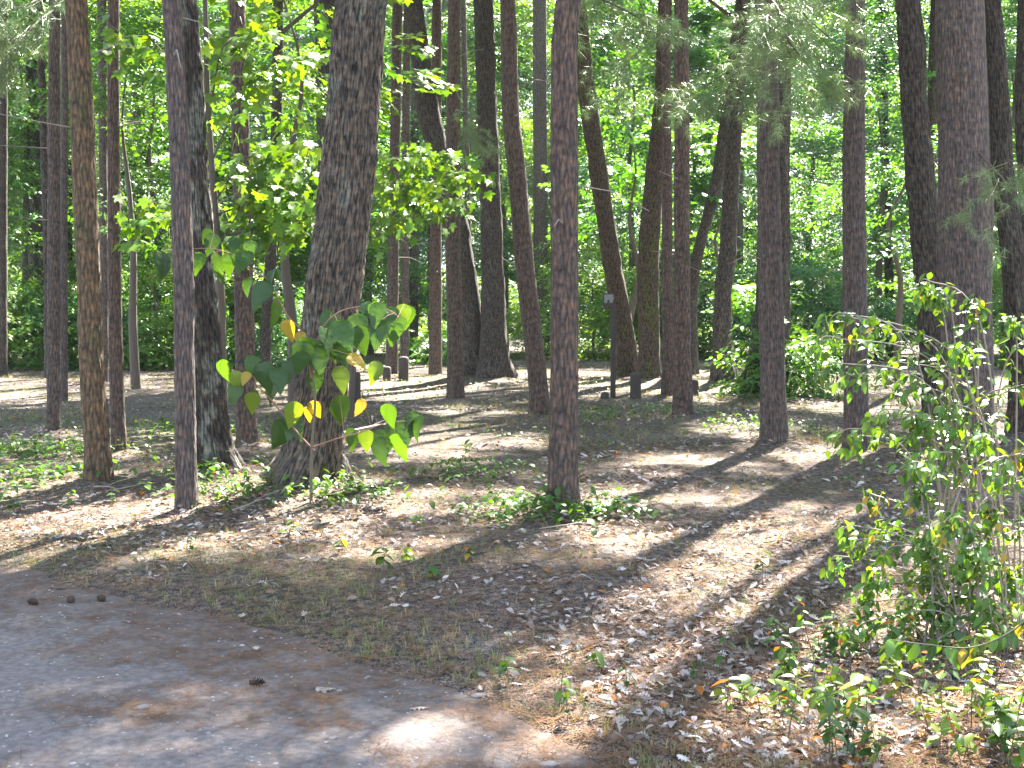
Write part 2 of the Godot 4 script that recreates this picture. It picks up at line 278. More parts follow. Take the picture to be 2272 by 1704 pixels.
const SAP_LEAVES := [
	[-2.78, 1.94, -10.41, 0.22, 0],
	[-2.73, 2.0, -10.73, 0.201, 0],
	[-2.61, 1.97, -10.69, 0.183, 0],
	[-2.36, 1.92, -10.46, 0.227, 0],
	[-2.29, 1.96, -10.57, 0.183, 0],
	[-2.16, 1.98, -10.55, 0.201, 0],
	[-2.12, 2.07, -10.64, 0.146, 0],
	[-2.45, 2.12, -10.7, 0.165, 0],
	[-2.2, 2.1, -10.39, 0.146, 0],
	[-1.98, 1.71, -10.36, 0.22, 0],
	[-1.92, 1.56, -10.73, 0.227, 0],
	[-1.94, 1.85, -10.54, 0.146, 0],
	[-2.16, 1.78, -10.69, 0.146, 0],
	[-1.77, 1.42, -10.35, 0.165, 1],
	[-1.71, 1.35, -10.55, 0.128, 1],
	[-1.47, 1.49, -10.67, 0.22, 0],
	[-1.35, 1.4, -10.45, 0.256, 0],
	[-1.28, 1.45, -10.78, 0.238, 0],
	[-1.25, 1.34, -10.76, 0.22, 0],
	[-1.07, 1.55, -10.36, 0.201, 0],
	[-1.06, 1.4, -10.36, 0.22, 0],
	[-0.97, 1.49, -10.59, 0.201, 0],
	[-0.91, 1.53, -10.77, 0.201, 2],
	[-0.95, 1.4, -10.52, 0.183, 0],
	[-1.48, 1.35, -10.45, 0.22, 0],
	[-1.62, 1.24, -10.54, 0.256, 0],
	[-1.67, 1.21, -10.36, 0.238, 0],
	[-1.54, 1.2, -10.45, 0.22, 0],
	[-1.37, 1.24, -10.55, 0.22, 0],
	[-1.19, 1.6, -10.57, 0.146, 0],
	[-2.3, 1.1, -10.45, 0.165, 0],
	[-2.21, 1.02, -10.45, 0.146, 2],
	[-2.22, 0.92, -10.45, 0.165, 0],
	[-2.1, 1.13, -10.56, 0.183, 0],
	[-1.98, 1.06, -10.48, 0.22, 0],
	[-1.85, 1.03, -10.36, 0.201, 0],
	[-1.99, 0.9, -10.73, 0.183, 0],
	[-2.11, 0.83, -10.6, 0.165, 2],
	[-1.82, 1.09, -10.64, 0.165, 0],
	[-2.13, 1.04, -10.43, 0.11, 1],
	[-1.63, 0.99, -10.8, 0.183, 0],
	[-1.4, 1.02, -10.74, 0.201, 2],
	[-1.24, 1.17, -10.4, 0.165, 1],
	[-1.09, 1.09, -10.5, 0.165, 2],
	[-1.61, 0.77, -10.67, 0.139, 1],
	[-1.67, 0.73, -10.67, 0.117, 1],
	[-1.4, 0.76, -10.77, 0.238, 0],
	[-1.77, 0.74, -10.54, 0.201, 2],
	[-1.9, 0.56, -10.72, 0.256, 0],
	[-1.8, 0.64, -10.65, 0.22, 0],
	[-1.22, 0.8, -10.49, 0.128, 3],
	[-1.19, 0.52, -10.61, 0.165, 2],
	[-1.1, 0.45, -10.75, 0.22, 0],
	[-0.99, 0.56, -10.73, 0.22, 0],
	[-0.86, 0.61, -10.58, 0.22, 0],
	[-0.94, 0.46, -10.62, 0.22, 0],
	[-0.99, 0.74, -10.37, 0.183, 0],
	[-0.78, 0.66, -10.46, 0.183, 0],
	[-1.3, 0.51, -10.71, 0.146, 0]]
const MAPLE_TRUNK := [[-3.066, -0.05, -13.85], [-3.072, 1.075, -13.85], [-3.084, 2.028, -13.85], [-3.186, 3.677, -13.85], [-3.204, 4.841, -13.85], [-3.25, 6.2, -13.8], [-3.3, 7.0, -13.7]]
const MAPLE := [
	[[-3.08, 2.03, -13.85], [-2.93, 2.41, -13.85], [-2.64, 2.71, -13.85], [-2.35, 2.78, -13.85], [-2.12, 2.65, -13.85]],
	[[-3.08, 2.17, -13.85], [-3.31, 2.6, -13.85], [-3.73, 2.74, -13.85], [-4.04, 2.52, -13.85]],
	[[-3.12, 2.88, -13.85], [-2.82, 3.16, -13.85], [-2.59, 3.35, -13.85], [-2.42, 3.3, -13.85]],
	[[-3.15, 3.3, -13.85], [-2.82, 3.91, -13.85], [-2.53, 4.24, -13.85], [-2.32, 4.28, -13.85]],
	[[-3.18, 3.68, -13.85], [-2.91, 4.28, -13.85], [-2.71, 4.56, -13.85], [-2.52, 4.66, -13.85]],
	[[-3.09, 2.41, -13.85], [-2.73, 2.83, -13.85], [-2.59, 3.02, -13.85], [-2.45, 3.01, -13.85]],
	[[-3.17, 3.54, -13.85], [-3.38, 3.91, -13.85], [-3.8, 4.47, -13.85], [-4.08, 4.42, -13.85]],
	[[-3.11, 2.74, -13.85], [-2.54, 2.83, -13.85], [-2.26, 2.93, -13.85], [-2.06, 3.44, -13.85]],
	[[-3.11, 2.5, -13.85], [-2.55, 2.5, -13.85], [-2.26, 2.5, -13.85], [-2.12, 2.6, -13.85]]]
const BASES_A := [[2.34, -6.96], [2.57, -7.07], [2.66, -6.86]]
const TIPS_A := [
	[1.68, 1.6, -6.61],
	[1.6, 1.36, -6.37],
	[1.89, 1.53, -6.75],
	[2.19, 1.72, -6.9],
	[2.42, 1.67, -6.87],
	[2.52, 1.58, -6.57],
	[2.57, 1.23, -6.64],
	[2.3, 1.44, -6.71],
	[2.08, 1.34, -6.98],
	[1.82, 0.97, -6.72],
	[1.88, 1.12, -6.59],
	[2.25, 1.14, -6.69],
	[2.27, 1.02, -6.23],
	[2.0, 0.93, -6.24]]
const BASES_B := [[2.04, -6.2], [2.19, -6.12], [2.39, -6.2]]
const TIPS_B := [
	[2.52, 0.91, -6.43],
	[1.86, 0.67, -6.68],
	[1.74, 0.5, -6.33],
	[1.91, 0.79, -6.15],
	[2.01, 0.67, -5.95],
	[2.31, 0.67, -6.25],
	[2.63, 0.49, -6.68],
	[1.72, 0.54, -6.49],
	[1.8, 0.33, -6.29],
	[2.07, 0.41, -6.57],
	[2.12, 0.45, -6.01],
	[2.41, 0.34, -6.26],
	[2.03, 0.12, -6.66],
	[1.75, 0.19, -6.32],
	[2.09, 0.24, -6.21]]
const NEAR_BRANCH := [[2.04, 0.51, -4.9], [1.91, 0.39, -4.9], [1.75, 0.32, -4.9], [1.58, 0.33, -4.9], [1.43, 0.35, -4.9]]
const BOUGHS := [
	[[3.12, 0, -15.43], [[2.97, 5.0, -15.4], [2.6, 4.7, -14.2], [2.48, 4.24, -13.4], [2.07, 3.95, -13.4], [1.87, 3.81, -13.4]], 34, "pine_tree_020"],
	[[3.12, 0, -15.43], [[2.95, 5.3, -15.4], [2.9, 4.75, -14.2], [2.8, 4.33, -13.4], [3.08, 4.02, -13.4], [3.35, 3.86, -13.4]], 34, "pine_tree_020"],
	[[3.12, 0, -15.43], [[2.95, 5.1, -15.4], [2.7, 4.6, -14.0], [2.54, 4.03, -13.2], [2.49, 3.8, -13.2]], 24, "pine_tree_020"],
	[[3.12, 0, -15.43], [[2.95, 5.6, -15.4], [3.0, 5.0, -14.2], [2.96, 4.54, -13.3], [3.23, 4.31, -13.3]], 24, "pine_tree_020"],
	[[0, 0, 0], [[-1.0, 5.52, -23.5], [-0.82, 5.07, -22.6], [-0.58, 4.64, -22.3], [-0.31, 4.4, -22.2]], 26, "pine_tree_013"],
	[[0, 0, 0], [[2.47, 5.75, -19.4], [1.98, 5.37, -18.5], [1.62, 5.03, -18], [1.3, 4.57, -17.8]], 24, "pine_tree_019"],
	[[0, 0, 0], [[4.71, 3.25, -13.4], [4.62, 2.99, -12.7], [4.64, 2.83, -12.4], [4.72, 2.69, -12.3]], 16, "pine_tree_023"],
	[[0, 0, 0], [[-5.86, 5.47, -17.0], [-5.8, 5.02, -16], [-5.82, 4.68, -15.6], [-6.0, 4.45, -15.5]], 40, "pine_tree"],
	[[0, 0, 0], [[-5.85, 5.92, -17.0], [-5.74, 5.35, -16], [-5.86, 5.15, -15.6], [-6.15, 4.97, -15.5]], 40, "pine_tree"],
	[[0, 0, 0], [[0.45, 4.21, -10.25], [0.6, 4.2, -10.8], [0.93, 4.15, -11.2], [1.24, 4.08, -11.6]], 22, "pine_tree_017"],
	[[0, 0, 0], [[3.86, 5.29, -14.9], [3.49, 4.92, -14.0], [3.05, 4.71, -13.5], [2.62, 4.6, -13.2]], 34, "pine_tree_021"]]
const POSTS := [
	[-2.8, -29.18, 0.32, 0.19, "shorter of the paired dark posts right of the oak"],
	[-2.44, -29.37, 0.54, 0.23, "taller of the paired dark posts right of the oak"],
	[-2.71, -22.51, 0.53, 0.19, "dark post close beside the right side of the oak trunk"],
	[2.24, -23.66, 0.47, 0.2, "dark round-topped post at the foot of the leaning mossy trunk"],
	[1.68, -23.66, 0.12, 0.15, "low dark post stub left of the sign post"],
	[3.37, -24.15, 0.3, 0.17, "dark post half hidden behind the reddish pine near the slim one"],
	[-9.23, -29.75, 0.32, 0.14, "small dark post showing between the left pines"]]
const STICKS := [
	[-1.45, 0.48, -11.2, -1.1, 0.5, -12.0, 0.012, true, "bare branch poking out behind the right side of the oak foot"],
	[-3.7, 0.03, -11.5, -3.4, 0.06, -11.2, 0.008, true, "dead twig at the foot of the brown leaning pine"],
	[-3.5, 0.02, -11.4, -3.2, 0.02, -11.7, 0.006, false, "thin twig right of the brown leaning pine"],
	[-2.2, 0.02, -10.2, -1.95, 0.08, -10.4, 0.006, true, "pale twig between the slim front pine and the oak"],
	[0.2, 0.02, -9.3, 0.6, 0.03, -9.5, 0.005, false, "thin stick below the centre front pine"],
	[2.0, 0.015, -8.2, 2.5, 0.02, -8.5, 0.007, false, "stick in the litter left of the tall shrub"],
	[-0.9, 0.01, -24.0, -0.2, 0.02, -24.4, 0.02, false, "dark stick on the ground behind the slim reddish pine"]]
const CONES := [
	[-2.46, -7.21, 0.4, "largest dark pine cone on the far left of the gravel"],
	[-2.65, -7.15, 1.2, "small pine cone left of the largest one on the gravel"],
	[-1.11, -5.6, 2.0, "pine cone in the middle of the gravel"],
	[-2.3, -7.24, 0.9, "small pine cone right of the largest one near the grass"]]
const STONES := [
	[-1.49, -5.16, 0.05, 0.2, 0, "pale flat stone at the left of the gravel"],
	[-0.14, -5.44, 0.055, 0.5, 1, "pale flat stone at the edge of the gravel below the grass"],
	[0.13, -4.61, 0.06, 0.1, 2, "pale flat stone at the bottom edge of the gravel"],
	[-1.51, -5.27, 0.06, 0.8, 1, "grey flat stone just behind the pale one on the gravel"]]
const FALLEN := [
	[-0.84, -5.53, 0.085, 1.67, 1, 2, 0, "pale pointed leaf lying alone on the gravel"],
	[-1.22, -6.16, 0.07, 3.4, 0, 0, 0, "curled pale leaf lying where gravel meets grass"],
	[-1.06, -6.81, 0.09, 5.93, 0, 1, 0, "pale curled leaf in the grass beside the gravel"],
	[-1.43, -6.88, 0.09, 0.04, 0, 0, 0, "pale leaf with dark shadow in the grass at the gravel edge"],
	[-0.34, -5.26, 0.08, 4.86, 0, 2, 0, "dry leaf on the right part of the gravel"],
	[-3.69, -9.81, 0.13, 5.09, 1, 1, 2, "orange leaf in the litter at the far left"],
	[-2.91, -10.25, 0.12, 5.49, 1, 0, 2, "orange leaf in the litter left of the slim front pine"],
	[1.56, -5.99, 0.08, 4.59, 1, 0, 2, "orange leaf hanging low among plants below the shrubs"],
	[1.08, -5.59, 0.08, 5.02, 1, 1, 2, "orange leaf on the sunlit patch at lower right"],
	[1.51, -5.45, 0.07, 3.22, 1, 0, 2, "reddish leaf beside the shaded strip at lower right"],
	[1.24, -5.32, 0.06, 3.48, 0, 0, 2, "small orange leaf in the shaded strip at lower right"],
	[0.89, -5.62, 0.1, 2.64, 1, 2, 0, "large pale leaf on the sunlit patch at lower right"]]
const SEEDS := [
	[-4.42, -12.42],
	[-4.37, -11.69],
	[-2.66, -11.69],
	[-2.38, -11.13],
	[-2.17, -10.86],
	[-1.93, -10.37],
	[-1.83, -10.61],
	[-1.65, -11.4],
	[-1.49, -11.4],
	[-1.3, -10.86],
	[-1.43, -10.37],
	[-2.42, -10.61],
	[-2.19, -9.92],
	[-0.69, -9.71],
	[-0.78, -7.87],
	[-0.67, -8.19],
	[-0.27, -8.15],
	[-1.12, -8.53],
	[-0.58, -12.32],
	[-0.47, -14.23],
	[-0.34, -13.02],
	[-0.15, -12.0],
	[0.05, -10.25],
	[0.15, -9.86],
	[-0.06, -10.07],
	[0.55, -9.71],
	[0.67, -9.92],
	[0.77, -9.86],
	[0.47, -9.71],
	[-0.21, -10.99],
	[0.22, -5.03],
	[0.19, -5.23],
	[0.48, -5.35],
	[0.38, -5.59],
	[-0.01, -5.59],
	[1.46, -7.54],
	[1.52, -6.08],
	[0.78, -5.26],
	[0.94, -5.2],
	[0.98, -5.03],
	[0.84, -5.05],
	[1.37, -5.55],
	[0.91, -5.73],
	[-5.54, -14.46],
	[-5.14, -13.8],
	[-4.96, -14.23],
	[-4.86, -14.69],
	[-4.63, -14.69],
	[-4.83, -12.49],
	[-3.6, -13.21],
	[-0.47, -7.67],
	[-2.42, -10.03],
	[-1.56, -9.04],
	[-2.09, -8.37],
	[-4.03, -10.49],
	[-3.59, -10.49],
	[-3.3, -10.73],
	[-3.15, -11.13]]
const SEEDS_B := [
	[1.51, -6.01],
	[1.65, -5.85],
	[1.15, -5.27],
	[1.8, -4.63],
	[2.02, -5.66],
	[1.72, -5.53],
	[1.43, -6.0],
	[1.11, -4.47],
	[1.71, -4.62],
	[2.09, -5.74],
	[1.3, -4.88],
	[1.6, -4.56],
	[2.3, -6.06],
	[1.57, -4.81],
	[1.76, -5.78],
	[1.81, -6.05],
	[1.78, -4.55],
	[1.72, -5.48],
	[1.92, -4.96],
	[1.74, -4.57],
	[1.6, -5.24],
	[1.69, -5.21],
	[1.29, -5.47],
	[2.28, -6.23],
	[1.04, -4.88],
	[1.31, -5.03],
	[1.61, -5.39],
	[2.31, -5.73],
	[1.64, -5.71],
	[1.83, -5.53],
	[1.3, -4.7],
	[1.34, -4.99],
	[2.31, -6.01],
	[1.22, -5.65],
	[1.75, -4.9],
	[1.36, -5.41],
	[1.24, -5.16],
	[1.02, -4.77],
	[1.71, -4.44],
	[1.56, -4.43],
	[1.14, -5.5],
	[1.86, -4.66],
	[1.28, -4.45],
	[1.52, -4.61],
	[1.51, -5.74],
	[1.73, -5.9],
	[1.25, -4.43],
	[1.73, -6.39],
	[1.24, -5.8],
	[1.93, -5.34],
	[1.58, -6.03],
	[2.09, -5.22],
	[1.51, -6.16],
	[1.25, -5.81],
	[1.99, -5.86],
	[1.09, -5.1],
	[1.12, -4.39],
	[1.15, -5.03],
	[1.88, -5.25],
	[2.06, -5.12],
	[1.33, -5.25],
	[1.11, -5.23],
	[1.15, -4.52],
	[1.89, -5.09],
	[1.18, -5.58],
	[1.44, -5.7],
	[1.14, -4.54],
	[1.44, -6.19],
	[1.94, -4.97],
	[2.12, -5.26],
	[1.86, -4.84],
	[1.71, -4.71],
	[1.83, -6.04],
	[1.12, -4.54],
	[1.72, -4.47],
	[1.31, -4.83],
	[1.77, -4.85],
	[1.85, -5.04],
	[1.61, -4.79],
	[1.16, -4.48],
	[2.41, -6.11],
	[1.77, -4.43],
	[2.1, -6.22],
	[2.27, -5.93]]
const ZONES := [
	[-4.61, -12.84, "green seedling in the sunny litter at the far left", "seedlings: in the sunny litter at the far left"],
	[-4.89, -14.93, "green seedling behind the brown leaning pine in the sunny ground cover", "seedlings: behind the brown leaning pine in the sunny ground cover"],
	[-2.43, -10.99, "green seedling at the foot of the slim front pine", "seedlings: at the foot of the slim front pine"],
	[-1.88, -10.49, "green seedling just in front of the oak foot, left of the sapling", "seedlings: just in front of the oak foot, left of the sapling"],
	[-1.45, -11.13, "bright seedling at the right side of the oak foot", "seedlings: at the right side of the oak foot"],
	[-2.16, -8.69, "green seedling in the sunny litter near the gravel, below the slim pine", "seedlings: in the sunny litter near the gravel, below the slim pine"],
	[-0.72, -8.08, "green seedling in the sunny patch between gravel and centre pine", "seedlings: in the sunny patch between gravel and centre pine"],
	[-0.42, -12.49, "green seedling left of the centre front pine, farther back", "seedlings: left of the centre front pine, farther back"],
	[-0.02, -10.03, "green seedling left beside the foot of the centre front pine", "seedlings: left beside the foot of the centre front pine"],
	[0.63, -9.81, "green seedling right beside the foot of the centre front pine", "seedlings: right beside the foot of the centre front pine"],
	[0.31, -5.32, "green seedling at the tip of the gravel near the bottom", "seedlings: at the tip of the gravel near the bottom"],
	[0.92, -5.2, "green seedling in the sunny patch at the bottom, left of the shrubs", "seedlings: in the sunny patch at the bottom, left of the shrubs"],
	[1.46, -7.54, "tall green seedling standing alone in the litter left of the shrubs", "seedlings: seedling standing alone in the litter left of the shrubs"],
	[0.94, -5.8, "green seedling in the shade strip above the sunny bottom patch", "seedlings: in the shade strip above the sunny bottom patch"],
	[-1.53, -8.86, "green seedling in the litter below the oak", "seedlings: in the litter below the oak"],
	[1.45, -5.8, "leafy plant at the left side of the low shrub", "seedlings: at the left side of the low shrub"],
	[1.46, -4.81, "leafy plant in the lower right corner", "seedlings: in the lower right corner"],
	[2.01, -5.66, "leafy plant directly below the low shrub", "seedlings: directly below the low shrub"],
	[1.09, -4.81, "leafy plant left of the lower right corner", "seedlings: left of the lower right corner"],
	[2.47, -6.29, "leafy plant at the right edge below the low shrub", "seedlings: at the right edge below the low shrub"],
	[1.75, -4.57, "leafy plant at the very corner, bottom right", "seedlings: at the very corner, bottom right"],
	[1.74, -5.14, "leafy plant between the low shrub and the lower right corner", "seedlings: between the low shrub and the lower right corner"],
	[1.22, -4.57, "leafy plant on the bottom edge right of the sunny patch", "seedlings: on the bottom edge right of the sunny patch"],
	[1.5, -5.26, "leafy plant on the sunny strip left of the arching leaf row", "seedlings: on the sunny strip left of the arching leaf row"],
	[1.38, -6.12, "leafy plant in the litter a step left of the low shrub", "seedlings: in the litter a step left of the low shrub"],
	[1.79, -4.81, "leafy plant under the arching row of larger leaves", "seedlings: under the arching row of larger leaves"],
	[2.02, -6.2, "leafy plant at the foot of the low shrub stems", "seedlings: at the foot of the low shrub stems"],
	[1.11, -5.26, "leafy plant beside the dark trunk shadow at the bottom", "seedlings: beside the dark trunk shadow at the bottom"]]


# ---------------------------------------------------------------- helpers
func uniq(called: String) -> String:
	if not taken.has(called):
		taken[called] = 0
		return called
	taken[called] += 1
	return "%s_%03d" % [called, taken[called]]

func thing(called: String, label: String, category: String, at := Vector3.ZERO, turn := 0.0, group := "") -> Node3D:
	var o := Node3D.new(); o.name = uniq(called); add_child(o)
	o.position = at; o.rotation.y = turn
	tag(o, label, category, group)
	return o

func tag(o: Node, label: String, category: String, group := "", kind := ""):
	if label: o.set_meta("label", label)
	if category: o.set_meta("category", category)
	if group: o.set_meta("group", group)
	if kind: o.set_meta("kind", kind)

func part(called: String, m: Mesh, mat: Material, parent: Node, xf := Transform3D.IDENTITY) -> MeshInstance3D:
	var o := MeshInstance3D.new(); o.mesh = m; o.material_override = mat; o.transform = xf
	o.name = uniq(called) if parent == self else called
	parent.add_child(o, true)
	return o

func scatter(called: String, m: Mesh, xs: Array, cols: Array, mat: Material, parent: Node) -> MultiMeshInstance3D:
	var mm := MultiMesh.new(); mm.transform_format = MultiMesh.TRANSFORM_3D; mm.use_colors = true; mm.mesh = m
	mm.instance_count = xs.size()
	for i in xs.size():
		mm.set_instance_transform(i, xs[i]); mm.set_instance_color(i, cols[i])
	var o := MultiMeshInstance3D.new(); o.multimesh = mm; o.material_override = mat
	o.name = uniq(called) if parent == self else called
	parent.add_child(o, true)
	return o

func lin(c: Color) -> Color: return c.linear_to_srgb()
func rr(a: float, b: float) -> float: return rng.randf_range(a, b)
func n3(x: float, y: float, z: float) -> float: return nz.get_noise_3d(x, y, z)
func jitter(c: Color, k := 0.15, h := 0.05) -> Color:
	var f := 1.0 + rr(-k, k)
	return Color(c.r * f * (1.0 + rr(-h, h)), c.g * f, c.b * f * (1.0 + rr(-h, h)))

func basis_to(fwd: Vector3, up: Vector3) -> Basis:      # -> z axis along fwd, y near up
	var z := fwd.normalized()
	var x := up.cross(z)
	if x.length() < 0.01: x = Vector3(1, 0, 0.02).cross(z)
	x = x.normalized()
	return Basis(x, z.cross(x), z)

class Geo:
	var v := PackedVector3Array(); var n := PackedVector3Array(); var uv := PackedVector2Array(); var c := PackedColorArray(); var ix := PackedInt32Array()
	func vert(p: Vector3, nn: Vector3, t := Vector2.ZERO, col := Color.WHITE) -> int:
		v.append(p); n.append(nn); uv.append(t); c.append(col)
		return v.size() - 1
	func tri(a: int, b: int, d: int):
		# front faces run clockwise: turn the triangle to agree with its normals
		var g := (v[b] - v[a]).cross(v[d] - v[a])
		if g.dot(n[a] + n[b] + n[d]) > 0.0:
			ix.append(a); ix.append(d); ix.append(b)
		else:
			ix.append(a); ix.append(b); ix.append(d)
	func quad(a: int, b: int, d: int, e: int):
		tri(a, b, d); tri(a, d, e)
	func mesh() -> ArrayMesh:
		var arr := []; arr.resize(Mesh.ARRAY_MAX)
		arr[Mesh.ARRAY_VERTEX] = v; arr[Mesh.ARRAY_NORMAL] = n; arr[Mesh.ARRAY_TEX_UV] = uv; arr[Mesh.ARRAY_COLOR] = c; arr[Mesh.ARRAY_INDEX] = ix
		var m := ArrayMesh.new(); m.add_surface_from_arrays(Mesh.PRIMITIVE_TRIANGLES, arr)
		return m
	func add(o: Geo, xf: Transform3D):
		var b := v.size()
		for i in o.v.size():
			v.append(xf * o.v[i]); n.append((xf.basis * o.n[i]).normalized()); uv.append(o.uv[i]); c.append(o.c[i])
		for i in o.ix.size(): ix.append(b + o.ix[i])

# a thin tapering tube through points
func tube(g: Geo, pts: Array, r0: float, r1: float, segs := 6, col := Color.WHITE):
	var rows := []
	var k := pts.size()
	for i in k:
		var p: Vector3 = pts[i]
		var d: Vector3 = (pts[min(i + 1, k - 1)] - pts[max(i - 1, 0)]).normalized()
		var bs := basis_to(d, Vector3(0.31, 0.2, 0.93))
		var r := lerpf(r0, r1, float(i) / (k - 1))
		var row := []
		for j in segs + 1:
			var a := TAU * j / segs
			var o := bs.x * cos(a) + bs.y * sin(a)
			row.append(g.vert(p + o * r, o, Vector2(float(j) / segs, p.y), col))
		rows.append(row)
	for i in k - 1:
		for j in segs:
			g.quad(rows[i][j], rows[i][j + 1], rows[i + 1][j + 1], rows[i + 1][j])

func smooth_path(pts: Array, per := 4) -> Array:
	var out := []
	for i in pts.size() - 1:
		var a: Vector3 = pts[max(i - 1, 0)]; var b: Vector3 = pts[i]; var c: Vector3 = pts[i + 1]; var d: Vector3 = pts[min(i + 2, pts.size() - 1)]
		for s in per: out.append(b.cubic_interpolate(c, a, d, float(s) / per))
	out.append(pts[-1])
	return out

# ---------------------------------------------------------------- leaves, all along +z from the stalk, upper side +y
func strip_leaf(rows: Array, fold: float, droop: float, twist := 0.0) -> Geo:    # rows: [t, half width]
	var g := Geo.new()
	var idx := []
	for rw in rows:
		var t: float = rw[0]; var w: float = rw[1]
		var y := -droop * t * t
		var tw := twist * t
		var sl := Vector3(0, 1, 2.0 * droop * t).normalized()
		var nl := (sl + Vector3(fold, 0, 0)).normalized(); var nr := (sl - Vector3(fold, 0, 0)).normalized()
		var l := Vector3(-w, y + fold * w, t); var r := Vector3(w, y + fold * w + tw * w, t); var m := Vector3(0, y, t)
		idx.append([g.vert(l, nl, Vector2(0, t)), g.vert(m, sl, Vector2(0.5, t)), g.vert(r, nr, Vector2(1, t))])
	for i in rows.size() - 1:
		var a: Array = idx[i]; var b: Array = idx[i + 1]
		g.quad(a[0], a[1], b[1], b[0]); g.quad(a[1], a[2], b[2], b[1])
	return g

func broad_leaf(fold: float, droop: float, twist: float, sd: int) -> Geo:    # pleated along its side veins, with a wavy edge
	var g := Geo.new()
	var idx := []
	var k := 15
	for i in k:
		var t := float(i) / (k - 1)
		var w := 0.335 * pow(sin(PI * pow(t, 0.72)), 0.85) * (1.0 - 0.35 * t) * 1.12 if i > 0 and i < k - 1 else 0.006
		w *= 1.0 + 0.05 * n3(t * 9.0, sd * 3.0, 0.0)
		var y := -droop * t * t
		var row := []
		for u in [-1.0, -0.5, 0.0, 0.5, 1.0]:
			var x: float = u * w
			var pleat := 0.014 * (1.0 if i % 2 == 0 else -1.0) * absf(u)
			var p := Vector3(x, y + fold * absf(x) + twist * t * x - 0.9 * x * x + pleat + 0.02 * n3(t * 6.0, u * 2.0, sd * 5.0), t - absf(x) * 0.12)
			row.append(g.vert(p, Vector3.UP, Vector2(0.5 + x, t), Color(1.25, 1.2, 1.2) if u == 0.0 else Color.WHITE if absf(u) == 0.5 else Color(0.92, 0.95, 0.9)))
		idx.append(row)
	for i in k - 1:
		for j in 4: g.quad(idx[i][j], idx[i][j + 1], idx[i + 1][j + 1], idx[i + 1][j])
	for i in k:
		for j in 5:
			var a: Vector3 = g.v[idx[i][max(j - 1, 0)]]; var b: Vector3 = g.v[idx[i][min(j + 1, 4)]]; var c: Vector3 = g.v[idx[max(i - 1, 0)][j]]; var d: Vector3 = g.v[idx[min(i + 1, k - 1)][j]]
			var n := (d - c).cross(b - a).normalized()
			g.n[idx[i][j]] = n if n.y > 0 else -n
	return g

func maple_leaf(droop: float, cup: float) -> Geo:
	var half := [[0.0, 0.0], [0.22, -0.05], [0.46, 0.08], [0.36, 0.17], [0.30, 0.24], [0.60, 0.40], [0.64, 0.56], [0.47, 0.53], [0.24, 0.52], [0.27, 0.72], [0.16, 0.74], [0.0, 1.0]]
	var g := Geo.new()
	var f := func(x: float, z: float) -> Vector3: return Vector3(x, -droop * z * z - cup * x * x + 0.12 * absf(x) * (1.0 - z), z)
	var mid := g.vert(f.call(0.0, 0.35), Vector3.UP, Vector2(0.5, 0.35))
	for s in [-1.0, 1.0]:
		var last := -1
		for h in half:
			var p: Vector3 = f.call(h[0] * s, h[1])
			var nn := Vector3(2.0 * cup * p.x - 0.12 * s, 1.0, 2.0 * droop * p.z).normalized()
			var k := g.vert(p, nn, Vector2(0.5 + p.x * 0.5, p.z))
			if last >= 0: g.tri(mid, last, k)
			last = k
	return g

func oak_leaf(curl: float, droop: float) -> Geo:
	var half := [[0.02, 0.0], [0.06, 0.12], [0.05, 0.2], [0.2, 0.3], [0.1, 0.4], [0.27, 0.52], [0.13, 0.6], [0.24, 0.74], [0.12, 0.82], [0.1, 0.94], [0.0, 1.0]]
	var g := Geo.new()
	var idx := []
	for h in half:
		var w: float = h[0]; var t: float = h[1]
		var y := droop * (t - 0.5) * (t - 0.5)
		var row := []
		for s in [-1.0, 0.0, 1.0]:
			var x: float = w * s
			row.append(g.vert(Vector3(x, y + curl * x * x * 4.0, t), Vector3(-8.0 * curl * x, 1.0, -2.0 * droop * (t - 0.5)).normalized(), Vector2(0.5 + x, t)))
		idx.append(row)
	for i in idx.size() - 1:
		g.quad(idx[i][0], idx[i][1], idx[i + 1][1], idx[i + 1][0]); g.quad(idx[i][1], idx[i][2], idx[i + 1][2], idx[i + 1][1])
	return g

func small_leaf() -> Geo:
	return strip_leaf([[0.0, 0.02], [0.4, 0.3], [1.0, 0.0]], 0.22, 0.2)

func leaf_spray(n: int, size: float, length: float, leaf: Geo, wood: bool) -> ArrayMesh:
	var g := Geo.new()
	if wood: tube(g, [Vector3.ZERO, Vector3(0, 0.02, length * 0.5), Vector3(0, -0.03, length)], 0.006, 0.002, 3, Color(0.35, 0.3, 0.22))
	for i in n:
		var t := pow((i + rr(0.2, 0.8)) / n, 0.8)
		var side := -1.0 if i % 2 == 0 else 1.0
		var d := Vector3(side * rr(0.6, 1.2), rr(-0.55, 0.3), rr(0.1, 0.9))
		var up := Vector3(rr(-0.5, 0.5), 1.0, rr(-0.5, 0.5))
		var p := Vector3(side * rr(0.0, 0.5) * length * 0.6 * (1.1 - t), rr(-0.1, 0.1) * length, t * length)
		g.add(leaf, Transform3D(basis_to(d, up).scaled(Vector3.ONE * size * rr(0.7, 1.15)), p))
	return g.mesh()

